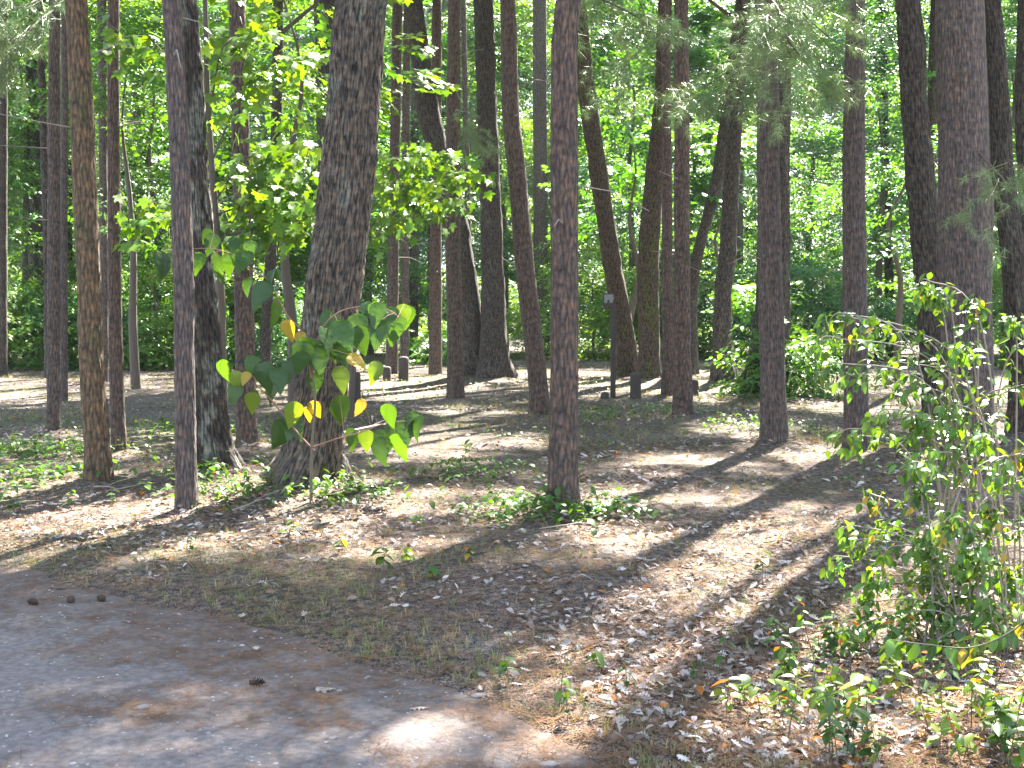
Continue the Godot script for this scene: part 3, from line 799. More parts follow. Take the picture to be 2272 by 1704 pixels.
func needle_spray(tufts: int, per: int, nlen: float, w: float, length: float) -> ArrayMesh:
	var g := Geo.new()
	tube(g, [Vector3.ZERO, Vector3(0, 0.015, length * 0.5), Vector3(0, 0.05, length)], 0.006, 0.002, 3, Color(0.6, 0.45, 0.3))
	for i in tufts:
		var t := (i + 0.6) / tufts
		var c := Vector3(rr(-0.16, 0.16) * length * 1.2, rr(-0.08, 0.08) * length + 0.04 * t * length, lerpf(0.25, 1.0, t) * length)
		for k in per:
			var d := Vector3(rr(-1, 1), rr(-0.9, 0.8), rr(-0.1, 1.3)).normalized()
			var s := d.cross(Vector3(rr(-1, 1), rr(-1, 1), rr(-1, 1))).normalized()
			var nn := s.cross(d).normalized()
			if nn.y < 0.0: nn = -nn
			var l := nlen * rr(0.75, 1.15)
			var a := g.vert(c - s * w * 0.5, nn); var b := g.vert(c + s * w * 0.5, nn); var e := g.vert(c + d * l + Vector3(0, -0.1 * l, 0), nn)
			g.tri(a, b, e)
	return g.mesh()

func meshes():
	mesh.broad = [broad_leaf(0.22, 0.22, 0.0, 1).mesh(), broad_leaf(0.10, 0.42, 0.18, 2).mesh(), broad_leaf(0.34, 0.12, -0.2, 3).mesh(), broad_leaf(0.5, 0.3, 0.3, 4).mesh()]
	var oval := [[0.0, 0.015], [0.12, 0.16], [0.35, 0.27], [0.6, 0.25], [0.85, 0.12], [1.0, 0.0]]
	mesh.oval_geo = [strip_leaf(oval, 0.25, 0.25), strip_leaf(oval, 0.12, 0.45, 0.2), strip_leaf(oval, 0.4, 0.05, -0.2)]
	mesh.oval = mesh.oval_geo.map(func(g): return g.mesh())
	mesh.maple_geo = [maple_leaf(0.15, 0.25), maple_leaf(0.35, 0.1), maple_leaf(0.05, 0.45)]
	mesh.maple = mesh.maple_geo.map(func(g): return g.mesh())
	mesh.oak = [oak_leaf(0.5, 0.35).mesh(), oak_leaf(1.0, 0.1).mesh(), oak_leaf(-0.4, -0.35).mesh()]
	mesh.spray = [leaf_spray(16, 0.11, 0.55, small_leaf(), true), leaf_spray(14, 0.12, 0.6, small_leaf(), true), leaf_spray(18, 0.10, 0.5, small_leaf(), true)]
	mesh.maple_spray = [leaf_spray(9, 0.12, 0.5, maple_leaf(0.2, 0.2), true), leaf_spray(10, 0.11, 0.55, maple_leaf(0.3, 0.15), true)]
	mesh.far_spray = [leaf_spray(20, 0.19, 1.3, small_leaf(), false), leaf_spray(18, 0.21, 1.4, small_leaf(), false)]
	mesh.needles = [needle_spray(10, 11, 0.14, 0.007, 0.6), needle_spray(9, 11, 0.13, 0.007, 0.55)]
	mesh.fine_needles = [needle_spray(9, 20, 0.12, 0.0042, 0.5), needle_spray(8, 20, 0.13, 0.0042, 0.45)]
	# grass tufts and needles of the forest floor
	for v in 3:
		var g := Geo.new()
		for i in 8:
			var a := rr(0, TAU); var lean := rr(0.15, 0.9); var h := rr(0.5, 1.0)
			var d := Vector3(cos(a), 0, sin(a)); var s := Vector3(-d.z, 0, d.x) * 0.018
			var b := d * rr(0.0, 0.2)
			var m := b + d * lean * h * 0.4 + Vector3(0, h * 0.62, 0); var t := b + d * lean * h + Vector3(0, h * rr(0.7, 1.0), 0)
			var n := (Vector3.UP * 0.5 - d).normalized()
			var i0 := g.vert(b - s, n); var i1 := g.vert(b + s, n); var i2 := g.vert(m + s * 0.8, n); var i3 := g.vert(m - s * 0.8, n); var i4 := g.vert(t, n)
			g.quad(i0, i1, i2, i3); g.tri(i3, i2, i4)
		mesh["grass%d" % v] = g.mesh()
	var ng := Geo.new()
	for i in 5:
		var a := rr(0, TAU)
		var p := Vector3(rr(-0.06, 0.06), rr(0.002, 0.012), rr(-0.06, 0.06))
		var d := Vector3(cos(a), rr(-0.05, 0.1), sin(a)) * 0.06; var s := Vector3(-d.z, 0, d.x).normalized() * 0.0012
		var q := [ng.vert(p - d - s, Vector3.UP), ng.vert(p - d + s, Vector3.UP), ng.vert(p + d + s, Vector3.UP), ng.vert(p + d - s, Vector3.UP)]
		ng.quad(q[0], q[1], q[2], q[3])
	mesh.duff = ng.mesh()
	mesh.pebble = [pebble(1).mesh(), pebble(2).mesh(), pebble(3).mesh()]

func pebble(s: int) -> Geo:
	var g := Geo.new()
	var rows := []
	for i in 7:
		var la := -PI / 2 + PI * i / 6
		var row := []
		for j in 10:
			var a := TAU * j / 9
			var d := Vector3(cos(la) * cos(a), sin(la), cos(la) * sin(a))
			var r := 1.0 + 0.28 * n3(d.x * 1.3 + s * 7.0, d.y * 1.3, d.z * 1.3 if j < 9 else d.z * 1.3)
			row.append(g.vert(Vector3(d.x, d.y * 0.55, d.z) * r, (d * Vector3(1, 1.6, 1)).normalized()))
		rows.append(row)
	for i in 6:
		for j in 9: g.quad(rows[i][j], rows[i][j + 1], rows[i + 1][j + 1], rows[i + 1][j])
	return g

# ---------------------------------------------------------------- materials
func noise_img(type: int, freq: float, w: int, h: int, sd: int, oct := 3, ridged := false) -> PackedByteArray:
	var n := FastNoiseLite.new(); n.seed = sd; n.noise_type = type; n.frequency = freq; n.fractal_octaves = oct
	n.fractal_type = FastNoiseLite.FRACTAL_RIDGED if ridged else FastNoiseLite.FRACTAL_FBM
	if type == FastNoiseLite.TYPE_CELLULAR:
		n.cellular_return_type = FastNoiseLite.RETURN_DISTANCE2_SUB; n.fractal_type = FastNoiseLite.FRACTAL_NONE; n.cellular_jitter = 1.0
	var im := n.get_seamless_image(w, h)
	im.convert(Image.FORMAT_L8)
	return im.get_data()

func stretched(type: int, freq: float, squash: int, sd: int, oct: int, ridged: bool, w: int, h: int) -> PackedByteArray:
	var n := noise_img(type, freq, w, h / squash, sd, oct, ridged)
	var im := Image.create_from_data(w, h / squash, false, Image.FORMAT_L8, n)
	im.resize(w, h, Image.INTERPOLATE_CUBIC)
	return im.get_data()

func to_tex(w: int, h: int, rgb: PackedByteArray) -> ImageTexture:
	return ImageTexture.create_from_image(Image.create_from_data(w, h, false, Image.FORMAT_RGB8, rgb))

func bark_mat(pine: bool) -> StandardMaterial3D:
	var w := 512; var h := 1024
	var a := stretched(FastNoiseLite.TYPE_CELLULAR, 0.04, 5, 3, 1, false, w, h) if pine else stretched(FastNoiseLite.TYPE_SIMPLEX, 0.021, 8, 4, 4, true, w, h)
	var b := stretched(FastNoiseLite.TYPE_SIMPLEX, 0.03, 8, 6, 4, false, w, h)
	var c := noise_img(FastNoiseLite.TYPE_SIMPLEX, 0.012, w, h, 8, 4)
	var d := noise_img(FastNoiseLite.TYPE_SIMPLEX, 0.2, w, h, 2, 2)
	var col := PackedByteArray(); col.resize(w * h * 3)
	var hgt := PackedByteArray(); hgt.resize(w * h * 3)
	for i in w * h:
		var p := a[i] / 255.0; var q := b[i] / 255.0; var e := c[i] / 255.0; var f := d[i] / 255.0
		var up: float
		if pine: up = clampf(p * 2.6, 0.0, 1.0) * 0.75 + q * 0.25
		else: up = clampf(1.15 - p * 1.1, 0.0, 1.0) * 0.8 + q * 0.2
		var k: float
		if pine: k = clampf(0.50 + 0.28 * up + 0.26 * (q - 0.5) + 0.22 * (e - 0.5) + 0.26 * (f - 0.5), 0.1, 1.0)
		else: k = clampf(0.34 + 0.42 * smoothstep(0.2, 0.8, up) + 0.24 * (q - 0.5) + 0.30 * (e - 0.5) + 0.22 * (f - 0.5), 0.06, 1.0)
		var warm := (e - 0.5) * 0.14 + (q - 0.5) * 0.05
		col[i * 3] = int(clampf(k * (1.0 + warm), 0, 1) * 255); col[i * 3 + 1] = int(k * 255 * 0.98); col[i * 3 + 2] = int(clampf(k * (1.0 - warm), 0, 1) * 250)
		var hh := int(clampf(up * 0.85 + f * 0.15, 0, 1) * 255)
		hgt[i * 3] = hh; hgt[i * 3 + 1] = hh; hgt[i * 3 + 2] = hh
	var m := StandardMaterial3D.new()
	m.albedo_texture = to_tex(w, h, col); m.vertex_color_use_as_albedo = true; m.roughness = 0.95
	m.heightmap_enabled = true; m.heightmap_texture = to_tex(w, h, hgt); m.heightmap_scale = 1.2 if pine else 2.2
	return m

func floor_mat(road_: bool) -> StandardMaterial3D:
	var w := 1024
	var a := noise_img(FastNoiseLite.TYPE_SIMPLEX, 0.22 if road_ else 0.09, w, w, 21, 3)
	var b := noise_img(FastNoiseLite.TYPE_SIMPLEX, 0.02, w, w, 22, 4)
	var c := noise_img(FastNoiseLite.TYPE_CELLULAR, 0.11 if road_ else 0.06, w, w, 23, 1)
	var col := PackedByteArray(); col.resize(w * w * 3)
	var hgt := PackedByteArray(); hgt.resize(w * w * 3)
	for i in w * w:
		var p := a[i] / 255.0; var q := b[i] / 255.0; var r := c[i] / 255.0
		var k := clampf(0.68 + (0.34 if road_ else 0.7) * (p - 0.5) + (0.18 if road_ else 0.5) * (q - 0.5) + (0.08 if road_ else 0.25) * (r - 0.3), 0.1, 1.0)
		var warm := ((q - 0.5) * 0.18 - (p - 0.5) * 0.2) * (0.25 if road_ else 0.8)
		col[i * 3] = int(clampf(k * (1.0 + warm), 0, 1) * 255); col[i * 3 + 1] = int(k * 250); col[i * 3 + 2] = int(clampf(k * (1.0 - warm), 0, 1) * 246)
		var hh := int(clampf(0.5 * p + 0.3 * r + 0.2 * q, 0, 1) * 255)
		hgt[i * 3] = hh; hgt[i * 3 + 1] = hh; hgt[i * 3 + 2] = hh
	var m := StandardMaterial3D.new()
	m.albedo_texture = to_tex(w, w, col); m.vertex_color_use_as_albedo = true; m.roughness = 0.95
	m.heightmap_enabled = true; m.heightmap_texture = to_tex(w, w, hgt); m.heightmap_scale = 0.2 if road_ else 2.5; m.metallic_specular = 0.2
	return m

func plain(c: Color, rough := 0.85) -> StandardMaterial3D:
	var m := StandardMaterial3D.new(); m.albedo_color = lin(c); m.roughness = rough
	return m

func leafy(c: Color, tint: bool, rough := 0.42, through := Color(1.0, 0.98, 0.35)) -> StandardMaterial3D:
	var m := StandardMaterial3D.new()
	m.roughness = rough; m.cull_mode = BaseMaterial3D.CULL_DISABLED
	m.backlight_enabled = true; m.backlight = through
	m.vertex_color_use_as_albedo = true
	if not tint: m.albedo_color = lin(c)
	return m

func materials():
	M.pine = bark_mat(true); M.hard = bark_mat(false)
	M.floor = floor_mat(false); M.road = floor_mat(true)
	M.leaves = leafy(Color.WHITE, true)
	M.needles = leafy(Color.WHITE, true, 0.4, Color(0.5, 0.55, 0.25))
	M.dry = leafy(Color.WHITE, true, 0.9, Color(0.35, 0.3, 0.2)); M.dry.metallic_specular = 0.2
	M.grass = leafy(Color.WHITE, true, 0.6, Color(0.7, 0.7, 0.3))
	M.stone = StandardMaterial3D.new(); M.stone.vertex_color_use_as_albedo = true; M.stone.roughness = 0.95; M.stone.metallic_specular = 0.2
	M.twig = plain(Color(0.085, 0.068, 0.054)); M.dead = plain(Color(0.24, 0.20, 0.17)); M.stem = plain(Color(0.12, 0.10, 0.065))
	M.stub_bark = M.hard; M.cut = plain(Color(0.075, 0.09, 0.055)); M.redstem = plain(Color(0.22, 0.12, 0.08))
	M.cone = plain(Color(0.07, 0.045, 0.03), 0.8)
	M.post = plain(Color(0.05, 0.042, 0.036), 0.9)
	M.sign_board = plain(Color(0.045, 0.035, 0.03), 0.8); M.sign_paint = plain(Color(0.17, 0.18, 0.175), 0.8)
	M.green = []
	for c in [Color(0.055, 0.120, 0.028), Color(0.068, 0.148, 0.030), Color(0.045, 0.100, 0.032), Color(0.11, 0.22, 0.035)]: M.green.append(leafy(c, false, 0.36))
	M.yellow = leafy(Color(0.42, 0.30, 0.05), false, 0.45); M.lime = leafy(Color(0.17, 0.26, 0.035), false, 0.4); M.tan = leafy(Color(0.40, 0.22, 0.08), false, 0.55)
	M.pale = leafy(Color(0.44, 0.38, 0.32), false, 0.6, Color(0.35, 0.3, 0.2)); M.orange = leafy(Color(0.45, 0.16, 0.03), false, 0.5)

# ---------------------------------------------------------------- ground
func road_edge(x: float) -> float:          # z of the edge of the road at x; the road lies nearer the camera
	var e := [[-40.0, -30.0], [-8.0, -12.4], [-3.35, -8.48], [-2.19, -7.35], [-1.51, -6.94], [-0.99, -6.39], [-0.54, -5.88], [-0.11, -5.41], [0.22, -4.92], [0.41, -4.5], [1.2, -3.4], [3.0, -1.6], [40.0, 30.0]]
	for i in e.size() - 1:
		if x <= e[i + 1][0]: return lerpf(e[i][1], e[i + 1][1], (x - e[i][0]) / (e[i + 1][0] - e[i][0]))
	return 30.0

func off_road(x: float, z: float) -> float:    # metres into the wood, negative on the road
	return (road_edge(x) - z) * 0.76 + 0.10 * n3(x * 1.7, 3.0, z * 1.7) + 0.05 * n3(x * 6.0, 9.0, z * 6.0)

func mounds(x: float, z: float) -> float:
	var h := 0.0
	for m in MOUNDS:
		var dx: float = x - m[0]; var dz: float = z - m[1]
		var q: float = (dx * dx + dz * dz) / m[2]
		if q < 6.0: h += m[3] * exp(-q)
	return h

func height(x: float, z: float) -> float:
	var o := off_road(x, z)
	var h := 0.035 * n3(x * 0.25, 0.0, z * 0.25) + 0.012 * n3(x * 1.6, 5.0, z * 1.6)
	var k := smoothstep(-0.1, 0.5, o)
	return h * k + (mounds(x, z) if z > -32.0 and z < -8.0 else 0.0) + 0.008 * n3(x * 0.7, 2.0, z * 0.7) * (1.0 - k) - 0.03 * (1.0 - k)

func axis_steps(lo: float, hi: float, a: float, b: float, fine: float, grow: float) -> Array:
	var out := []
	var v := a
	while v < b: out.append(v); v += fine
	var s := fine
	v = b
	while v < hi: out.append(v); s *= grow; v += s
	out.append(hi)
	s = fine; v = a
	var left := []
	while true:
		s *= grow; v -= s
		if v <= lo: break
		left.push_front(v)
	left.push_front(lo)
	return left + out

func ground():
	var xs := axis_steps(-160, 160, -5, 5, 0.075, 1.06); var zs := axis_steps(-220, 60, -14, -3.6, 0.07, 1.04)
	var g := Geo.new()
	for z in zs:
		for x in xs:
			var o := off_road(x, z)
			var y := height(x, z) + (0.008 * n3(x * 5.0, 1.0, z * 5.0) + 0.004 * n3(x * 13.0, 1.0, z * 13.0) if z > -40.0 else 0.0) * smoothstep(0.0, 0.3, o) - 0.012 * (1.0 - smoothstep(-0.25, -0.05, o))
			var p := n3(x * 0.5, 7.0, z * 0.5) * 0.5 + n3(x * 1.9, 7.0, z * 1.9) * 0.35 + n3(x * 5.0, 7.0, z * 5.0) * 0.25
			var c := Color(0.29, 0.245, 0.215).lerp(Color(0.235, 0.22, 0.155), smoothstep(-0.1, 0.5, p)).lerp(Color(0.39, 0.345, 0.31), smoothstep(0.15, 0.7, -p))
			g.vert(Vector3(x, y, z), Vector3.UP, Vector2(x, z) / 1.7, c)
	grid_fill(g, xs.size(), zs.size())
	var o := part("ground", g.mesh(), M.floor, self); o.set_meta("kind", "structure")

func grid_fill(g: Geo, w: int, h: int):
	for i in h:
		for j in w:
			var a := g.v[i * w + max(j - 1, 0)]; var b := g.v[i * w + min(j + 1, w - 1)]; var c := g.v[max(i - 1, 0) * w + j]; var d := g.v[min(i + 1, h - 1) * w + j]
			var n := (d - c).cross(b - a).normalized()
			g.n[i * w + j] = n if n.y > 0 else -n
	for i in h - 1:
		for j in w - 1: g.quad(i * w + j, i * w + j + 1, (i + 1) * w + j + 1, (i + 1) * w + j)

func road():
	var g := Geo.new()
	var cols := 90; var rows := 120
	for i in rows + 1:
		for j in cols + 1:
			var x := lerpf(-9.0, 4.0, float(j) / cols)
			# from the ragged edge towards the camera and past it
			var t := pow(float(i) / rows, 1.7)
			var z := road_edge(x)
			for k in 4: z += off_road(x, z) * 0.8
			z += t * 9.0
			var y := height(x, z) + 0.004 + 0.003 * n3(x * 9.0, 4.0, z * 9.0) * minf(1.0, t * 30.0) - 0.012 * (1.0 - smoothstep(0.0, 0.012, t))
			var p := n3(x * 0.8, 17.0, z * 0.8) * 0.5 + n3(x * 2.6, 17.0, z * 2.6) * 0.35 + n3(x * 8.0, 17.0, z * 8.0) * 0.3
			var edge := 1.0 - smoothstep(0.0, 1.1, t * 9.0 + 0.5 * n3(x * 3.0, 19.0, z * 3.0))
			var c := Color(0.415, 0.38, 0.37).lerp(Color(0.30, 0.25, 0.22), clampf(smoothstep(-0.05, 0.5, p) * 0.7 + edge * (0.9 + p), 0.0, 1.0))
			g.vert(Vector3(x, y, z), Vector3.UP, Vector2(x, z) / 1.3, c)
	grid_fill(g, cols + 1, rows + 1)
	var o := part("gravel_road", g.mesh(), M.road, self); o.set_meta("kind", "structure")

# ---------------------------------------------------------------- trees
func in_gap(p: Vector3) -> bool:
	var t := p.y / SUN.y
	var gx := p.x - SUN.x * t; var gz := p.z - SUN.z * t
	if gz < -60.0 or gx < -18.0 or gx > 16.0: return false
	for e in gaps:
		var m: float = 0.07 if e[2] < 0.19 else minf(0.52, 0.14 + 1.1 * e[2])
		var a: float = (gx - e[0]) / (e[2] + m); var b: float = (gz - e[1]) / (e[3] + m)
		if a * a + b * b < 1.0: return true
	return false

func trunk_mesh(path: Array, total: float, pine: bool, segs: int, step: float, seen: float, base_col: Color, other: Color, cover: float, sd: float, rough: float) -> ArrayMesh:
	# path: [x, y, r] from the foot upwards, x relative to the foot
	var pts := []; var rad := []
	for p in path: pts.append(Vector3(p[0], p[1], 0.0)); rad.append(p[2])
	var k := pts.size()
	var slope: float = clampf((pts[k - 1].x - pts[k - 2].x) / maxf(0.3, pts[k - 1].y - pts[k - 2].y), -0.12, 0.12)
	var top: float = pts[k - 1].y
	for f in [0.35, 0.7, 1.0]:
		pts.append(Vector3(pts[k - 1].x + slope * (total - top) * f * (1.0 - 0.4 * f), top + (total - top) * f, 0.3 * n3(sd, f * 2.0, 1.0)))
		rad.append(rad[k - 1] * (1.0 - 0.8 * f))
	var ys := [-0.12]
	var y := 0.0
	while y < total:
		ys.append(y)
		y += step if y < seen else 0.7
	ys.append(total)
	var g := Geo.new()
	var around: float = maxf(1.0, roundf(TAU * rad[1] / 0.55))
	var lobes := float(3 + int(absf(sd) * 7.0) % 3)
	var knots := []
	for i in (5 if not pine else 3): knots.append([rr(0.2, 2.9), rr(0.6, seen), rr(0.025, 0.06) if not pine else rr(0.015, 0.03)])
	for yy in ys:
		var i := 0
		while i < pts.size() - 2 and pts[i + 1].y < yy: i += 1
		var t := clampf((yy - pts[i].y) / (pts[i + 1].y - pts[i].y), 0.0, 1.0)
		var a: Vector3 = pts[max(i - 1, 0)]; var d: Vector3 = pts[min(i + 2, pts.size() - 1)]
		var st: Vector3 = pts[i].lerp(pts[i + 1], t)
		var cx: float = cubic_interpolate(pts[i].x, pts[i + 1].x, a.x, d.x, t) if i > 0 else lerpf(pts[i].x, pts[i + 1].x, t)
		var r: float = lerpf(rad[i], rad[i + 1], t)
		var foot := exp(-maxf(yy, 0.0) / (0.10 + r * 0.6))
		for j in segs + 1:
			var an := TAU * (j % segs) / segs
			var o := Vector3(cos(an), 0, sin(an))
			var q := o * r
			var rx := q.x * rough + sd; var rz := q.z * rough
			var disp: float
			if pine: disp = 0.05 * n3(rx * 26.0, yy * 3.0, rz * 26.0) + 0.03 * n3(rx * 60.0, yy * 8.0, rz * 60.0) + 0.05 * n3(rx * 4.0, yy * 0.8, rz * 4.0)
			else: disp = 0.30 * (0.4 - absf(n3(rx * 20.0, yy * 2.2, rz * 20.0))) + 0.06 * n3(rx * 45.0, yy * 9.0, rz * 45.0) + 0.10 * n3(rx * 5.0, yy * 1.1, rz * 5.0)
			disp *= minf(1.0, 0.11 / r) if yy < seen + 1.0 else 0.0
			disp += foot * 0.22 * sin(an * lobes + sd) * (0.6 if pine else 1.3)
			var knot := 0.0
			for kn in knots:
				var dy: float = (yy - kn[1]) * 0.8
				if absf(dy) > 0.2: continue
				var da: float = (an - kn[0]) * r
				knot = maxf(knot, exp(-(da * da + dy * dy) / (kn[2] * kn[2])))
			disp += knot * (0.10 if pine else 0.22) * (1.0 - 1.4 * knot * knot)
			disp += (0.02 if pine else 0.05) * n3(o.x * 0.8 + sd, yy * 0.9, o.z * 0.8)
			var pos := Vector3(cx, yy, st.z) + o * r * (1.0 + disp)
			var m := n3(pos.x * 3.0 + sd, yy * 1.2, pos.z * 3.0 + 4.0) * 0.6 + n3(pos.x * 11.0 + sd, yy * 5.0, pos.z * 11.0) * 0.45
			var c := base_col.lerp(other, smoothstep(0.45 - cover, 0.75 - cover, m)).lerp(Color(0.05, 0.042, 0.035), smoothstep(0.35, 0.8, knot) * 0.8)
			g.vert(pos, o, Vector2(around * j / segs, yy / 1.1 + sd), c)
	var w := segs + 1
	for i in ys.size():
		for j in segs + 1:
			var jj := j % segs
			var a := g.v[i * w + (jj + segs - 1) % segs]; var b := g.v[i * w + (jj + 1) % segs]; var c := g.v[max(i - 1, 0) * w + jj]; var d := g.v[min(i + 1, ys.size() - 1) * w + jj]
			var n := (d - c).cross(b - a).normalized()
			g.n[i * w + j] = n if n.dot(Vector3(cos(TAU * jj / segs), 0, sin(TAU * jj / segs))) > 0 else -n
	for i in ys.size() - 1:
		for j in segs: g.quad(i * w + j, i * w + j + 1, (i + 1) * w + j + 1, (i + 1) * w + j)
	return g.mesh()

func crown(parent: Node3D, n: int, top: Vector3, low: float, high: float, wide: float, pine: bool, dense_gap: bool):
	var clumps := []
	var nc := int(n / 26.0)
	for i in nc:
		var h := lerpf(low, high, rng.randf())
		var f := (h - low) / (high - low)
		var w := wide * (sqrt(maxf(0.03, 1.0 - f)) if pine else sqrt(maxf(0.02, 1.0 - pow(f * 2.0 - 0.9, 2.0) * 0.8)))
		var a := rr(0, TAU); var r := sqrt(rng.randf()) * w
		clumps.append(Vector3(top.x + cos(a) * r, h, top.z + sin(a) * r))
	var xs := [[], []]; var cs := [[], []]
	var at := parent.position
	for i in n:
		var c: Vector3 = clumps[i % nc]
		var p := c + Vector3(rng.randfn() * 0.55, rng.randfn() * (0.22 if pine else 0.42), rng.randfn() * 0.55)
		if p.y < low - 0.6: continue
		if dense_gap and in_gap(p + at) and i % 17: continue  # sprays left out so the sun falls on the listed patches
		var out := Vector3(p.x - top.x, rr(-0.5, 0.25), p.z - top.z) + Vector3(rr(-1, 1), 0, rr(-1, 1)) * 0.8
		var bs := basis_to(out, Vector3(rr(-0.3, 0.3), 1, rr(-0.3, 0.3))).scaled(Vector3.ONE * rr(0.95, 1.5))
		var v := i % 2
		xs[v].append(Transform3D(bs, p))
		cs[v].append(jitter(Color(0.060, 0.105, 0.040) if pine else Color(0.085, 0.175, 0.032), 0.3, 0.15))
	for v in 2:
		if xs[v].size(): scatter("crown", (mesh.needles if pine else mesh.spray)[v], xs[v], cs[v], M.needles if pine else M.leaves, parent)

func stand():
	for t in TREES: tree(t)

func tree(t: Array):
	var pine: bool = t[0] == "p"
	var z: float = t[2]
	var path: Array = t[3].duplicate(true)
	var x0: float = path[0][0]
	for p in path: p[0] -= x0
	var d := -z
	var tones := {"red": [Color(0.205, 0.152, 0.120), Color(0.25, 0.175, 0.125), 0.15], "grey": [Color(0.215, 0.175, 0.150), Color(0.245, 0.185, 0.15), 0.15], "brown": [Color(0.25, 0.175, 0.10), Color(0.21, 0.18, 0.09), 0.2],
		"dark": [Color(0.125, 0.105, 0.082), Color(0.18, 0.19, 0.145), 0.15], "oak": [Color(0.22, 0.185, 0.145), Color(0.31, 0.315, 0.25), 0.22], "lichen": [Color(0.105, 0.085, 0.065), Color(0.30, 0.315, 0.25), 0.46], "moss": [Color(0.155, 0.115, 0.075), Color(0.15, 0.17, 0.045), 0.3]}
	var tone: Array = tones[t[4]]
	var o := thing(t[5], t[6], "tree", Vector3(x0, height(x0, z), z), 0.0, t[7])
	var tall: float = rr(20.0, 25.0) if pine else rr(17.0, 21.0)
	if path[0][2] < 0.07: tall = 9.0
	var seen := 2.6 + 0.24 * d
	var big: bool = path[1][2] / d > 0.012
	var segs := 96 if t[5] == "oak_tree" and big else 64 if d < 14.0 else 36 if d < 26.0 else 22
	var step := 0.035 if d < 14.0 else 0.09 if d < 26.0 else 0.18
	var tm := trunk_mesh(path, tall, pine, segs, step, seen, tone[0], tone[1], tone[2], float(trees_made) * 1.37 + 0.5, clampf(14.0 / d, 0.35, 1.0))
	trees_made += 1
	part("trunk", tm, M.pine if pine else M.hard, o)
	var last: Array = path[-1]
	var top := Vector3(last[0], 0, 0)
	if tall > 10.0:
		if pine: crown(o, 1050 if d < 34 else 380, top, 10.0 if d < 25 else 11.0, tall + 0.5, 2.9, true, d < 48)
		else: crown(o, 1500 if d < 34 else 600, top, 8.5 if d < 25 else 10.0, tall + 1.0, 3.9, false, d < 48)
	# limbs
	var nl := 7 if pine else 5
	for i in nl:
		var a := rr(0, TAU); var h := lerpf(8.8, tall * 0.8, (i + rng.randf()) / nl)
		if h > tall - 1.0: continue
		var l := rr(1.2, 2.2) if pine else rr(2.0, 3.4)
		var g := Geo.new()
		var b := Vector3(top.x, h, 0)
		var dir := Vector3(cos(a), 0.15 if pine else 0.7, sin(a)) * l
		tube(g, smooth_path([b, b + dir * 0.5 + Vector3(0, rr(-0.1, 0.2), 0), b + dir], 3), 0.03 if pine else 0.07, 0.01, 6)
		part("limb", g.mesh(), M.twig, o)
	# dead lower branches, as pines keep them
	if pine:
		for i in int(rr(3, 7)):
			var h := rr(2.0, minf(9.0, seen + 1.0)); var a := rr(0, TAU)
			var f := 0; 
			while f < path.size() - 2 and path[f + 1][1] < h: f += 1
			var u := (h - float(path[f][1])) / (float(path[f + 1][1]) - float(path[f][1]))
			var bx: float = lerpf(path[f][0], path[f + 1][0], clampf(u, 0.0, 1.3))
			var r: float = path[f + 1][2]
			var dir := Vector3(cos(a), rr(-0.25, 0.35), sin(a))
			var b := Vector3(bx, h, 0) + Vector3(cos(a), 0, sin(a)) * r * 0.8
			var l := rr(0.15, 0.9)
			var g := Geo.new()
			tube(g, [b, b + dir * l * 0.5 + Vector3(0, rr(-0.05, 0.05), 0), b + dir * l + Vector3(0, rr(-0.2, 0.05), rr(-0.1, 0.1))], rr(0.006, 0.011), 0.003, 5)
			part("dead_branch", g.mesh(), M.dead, o)

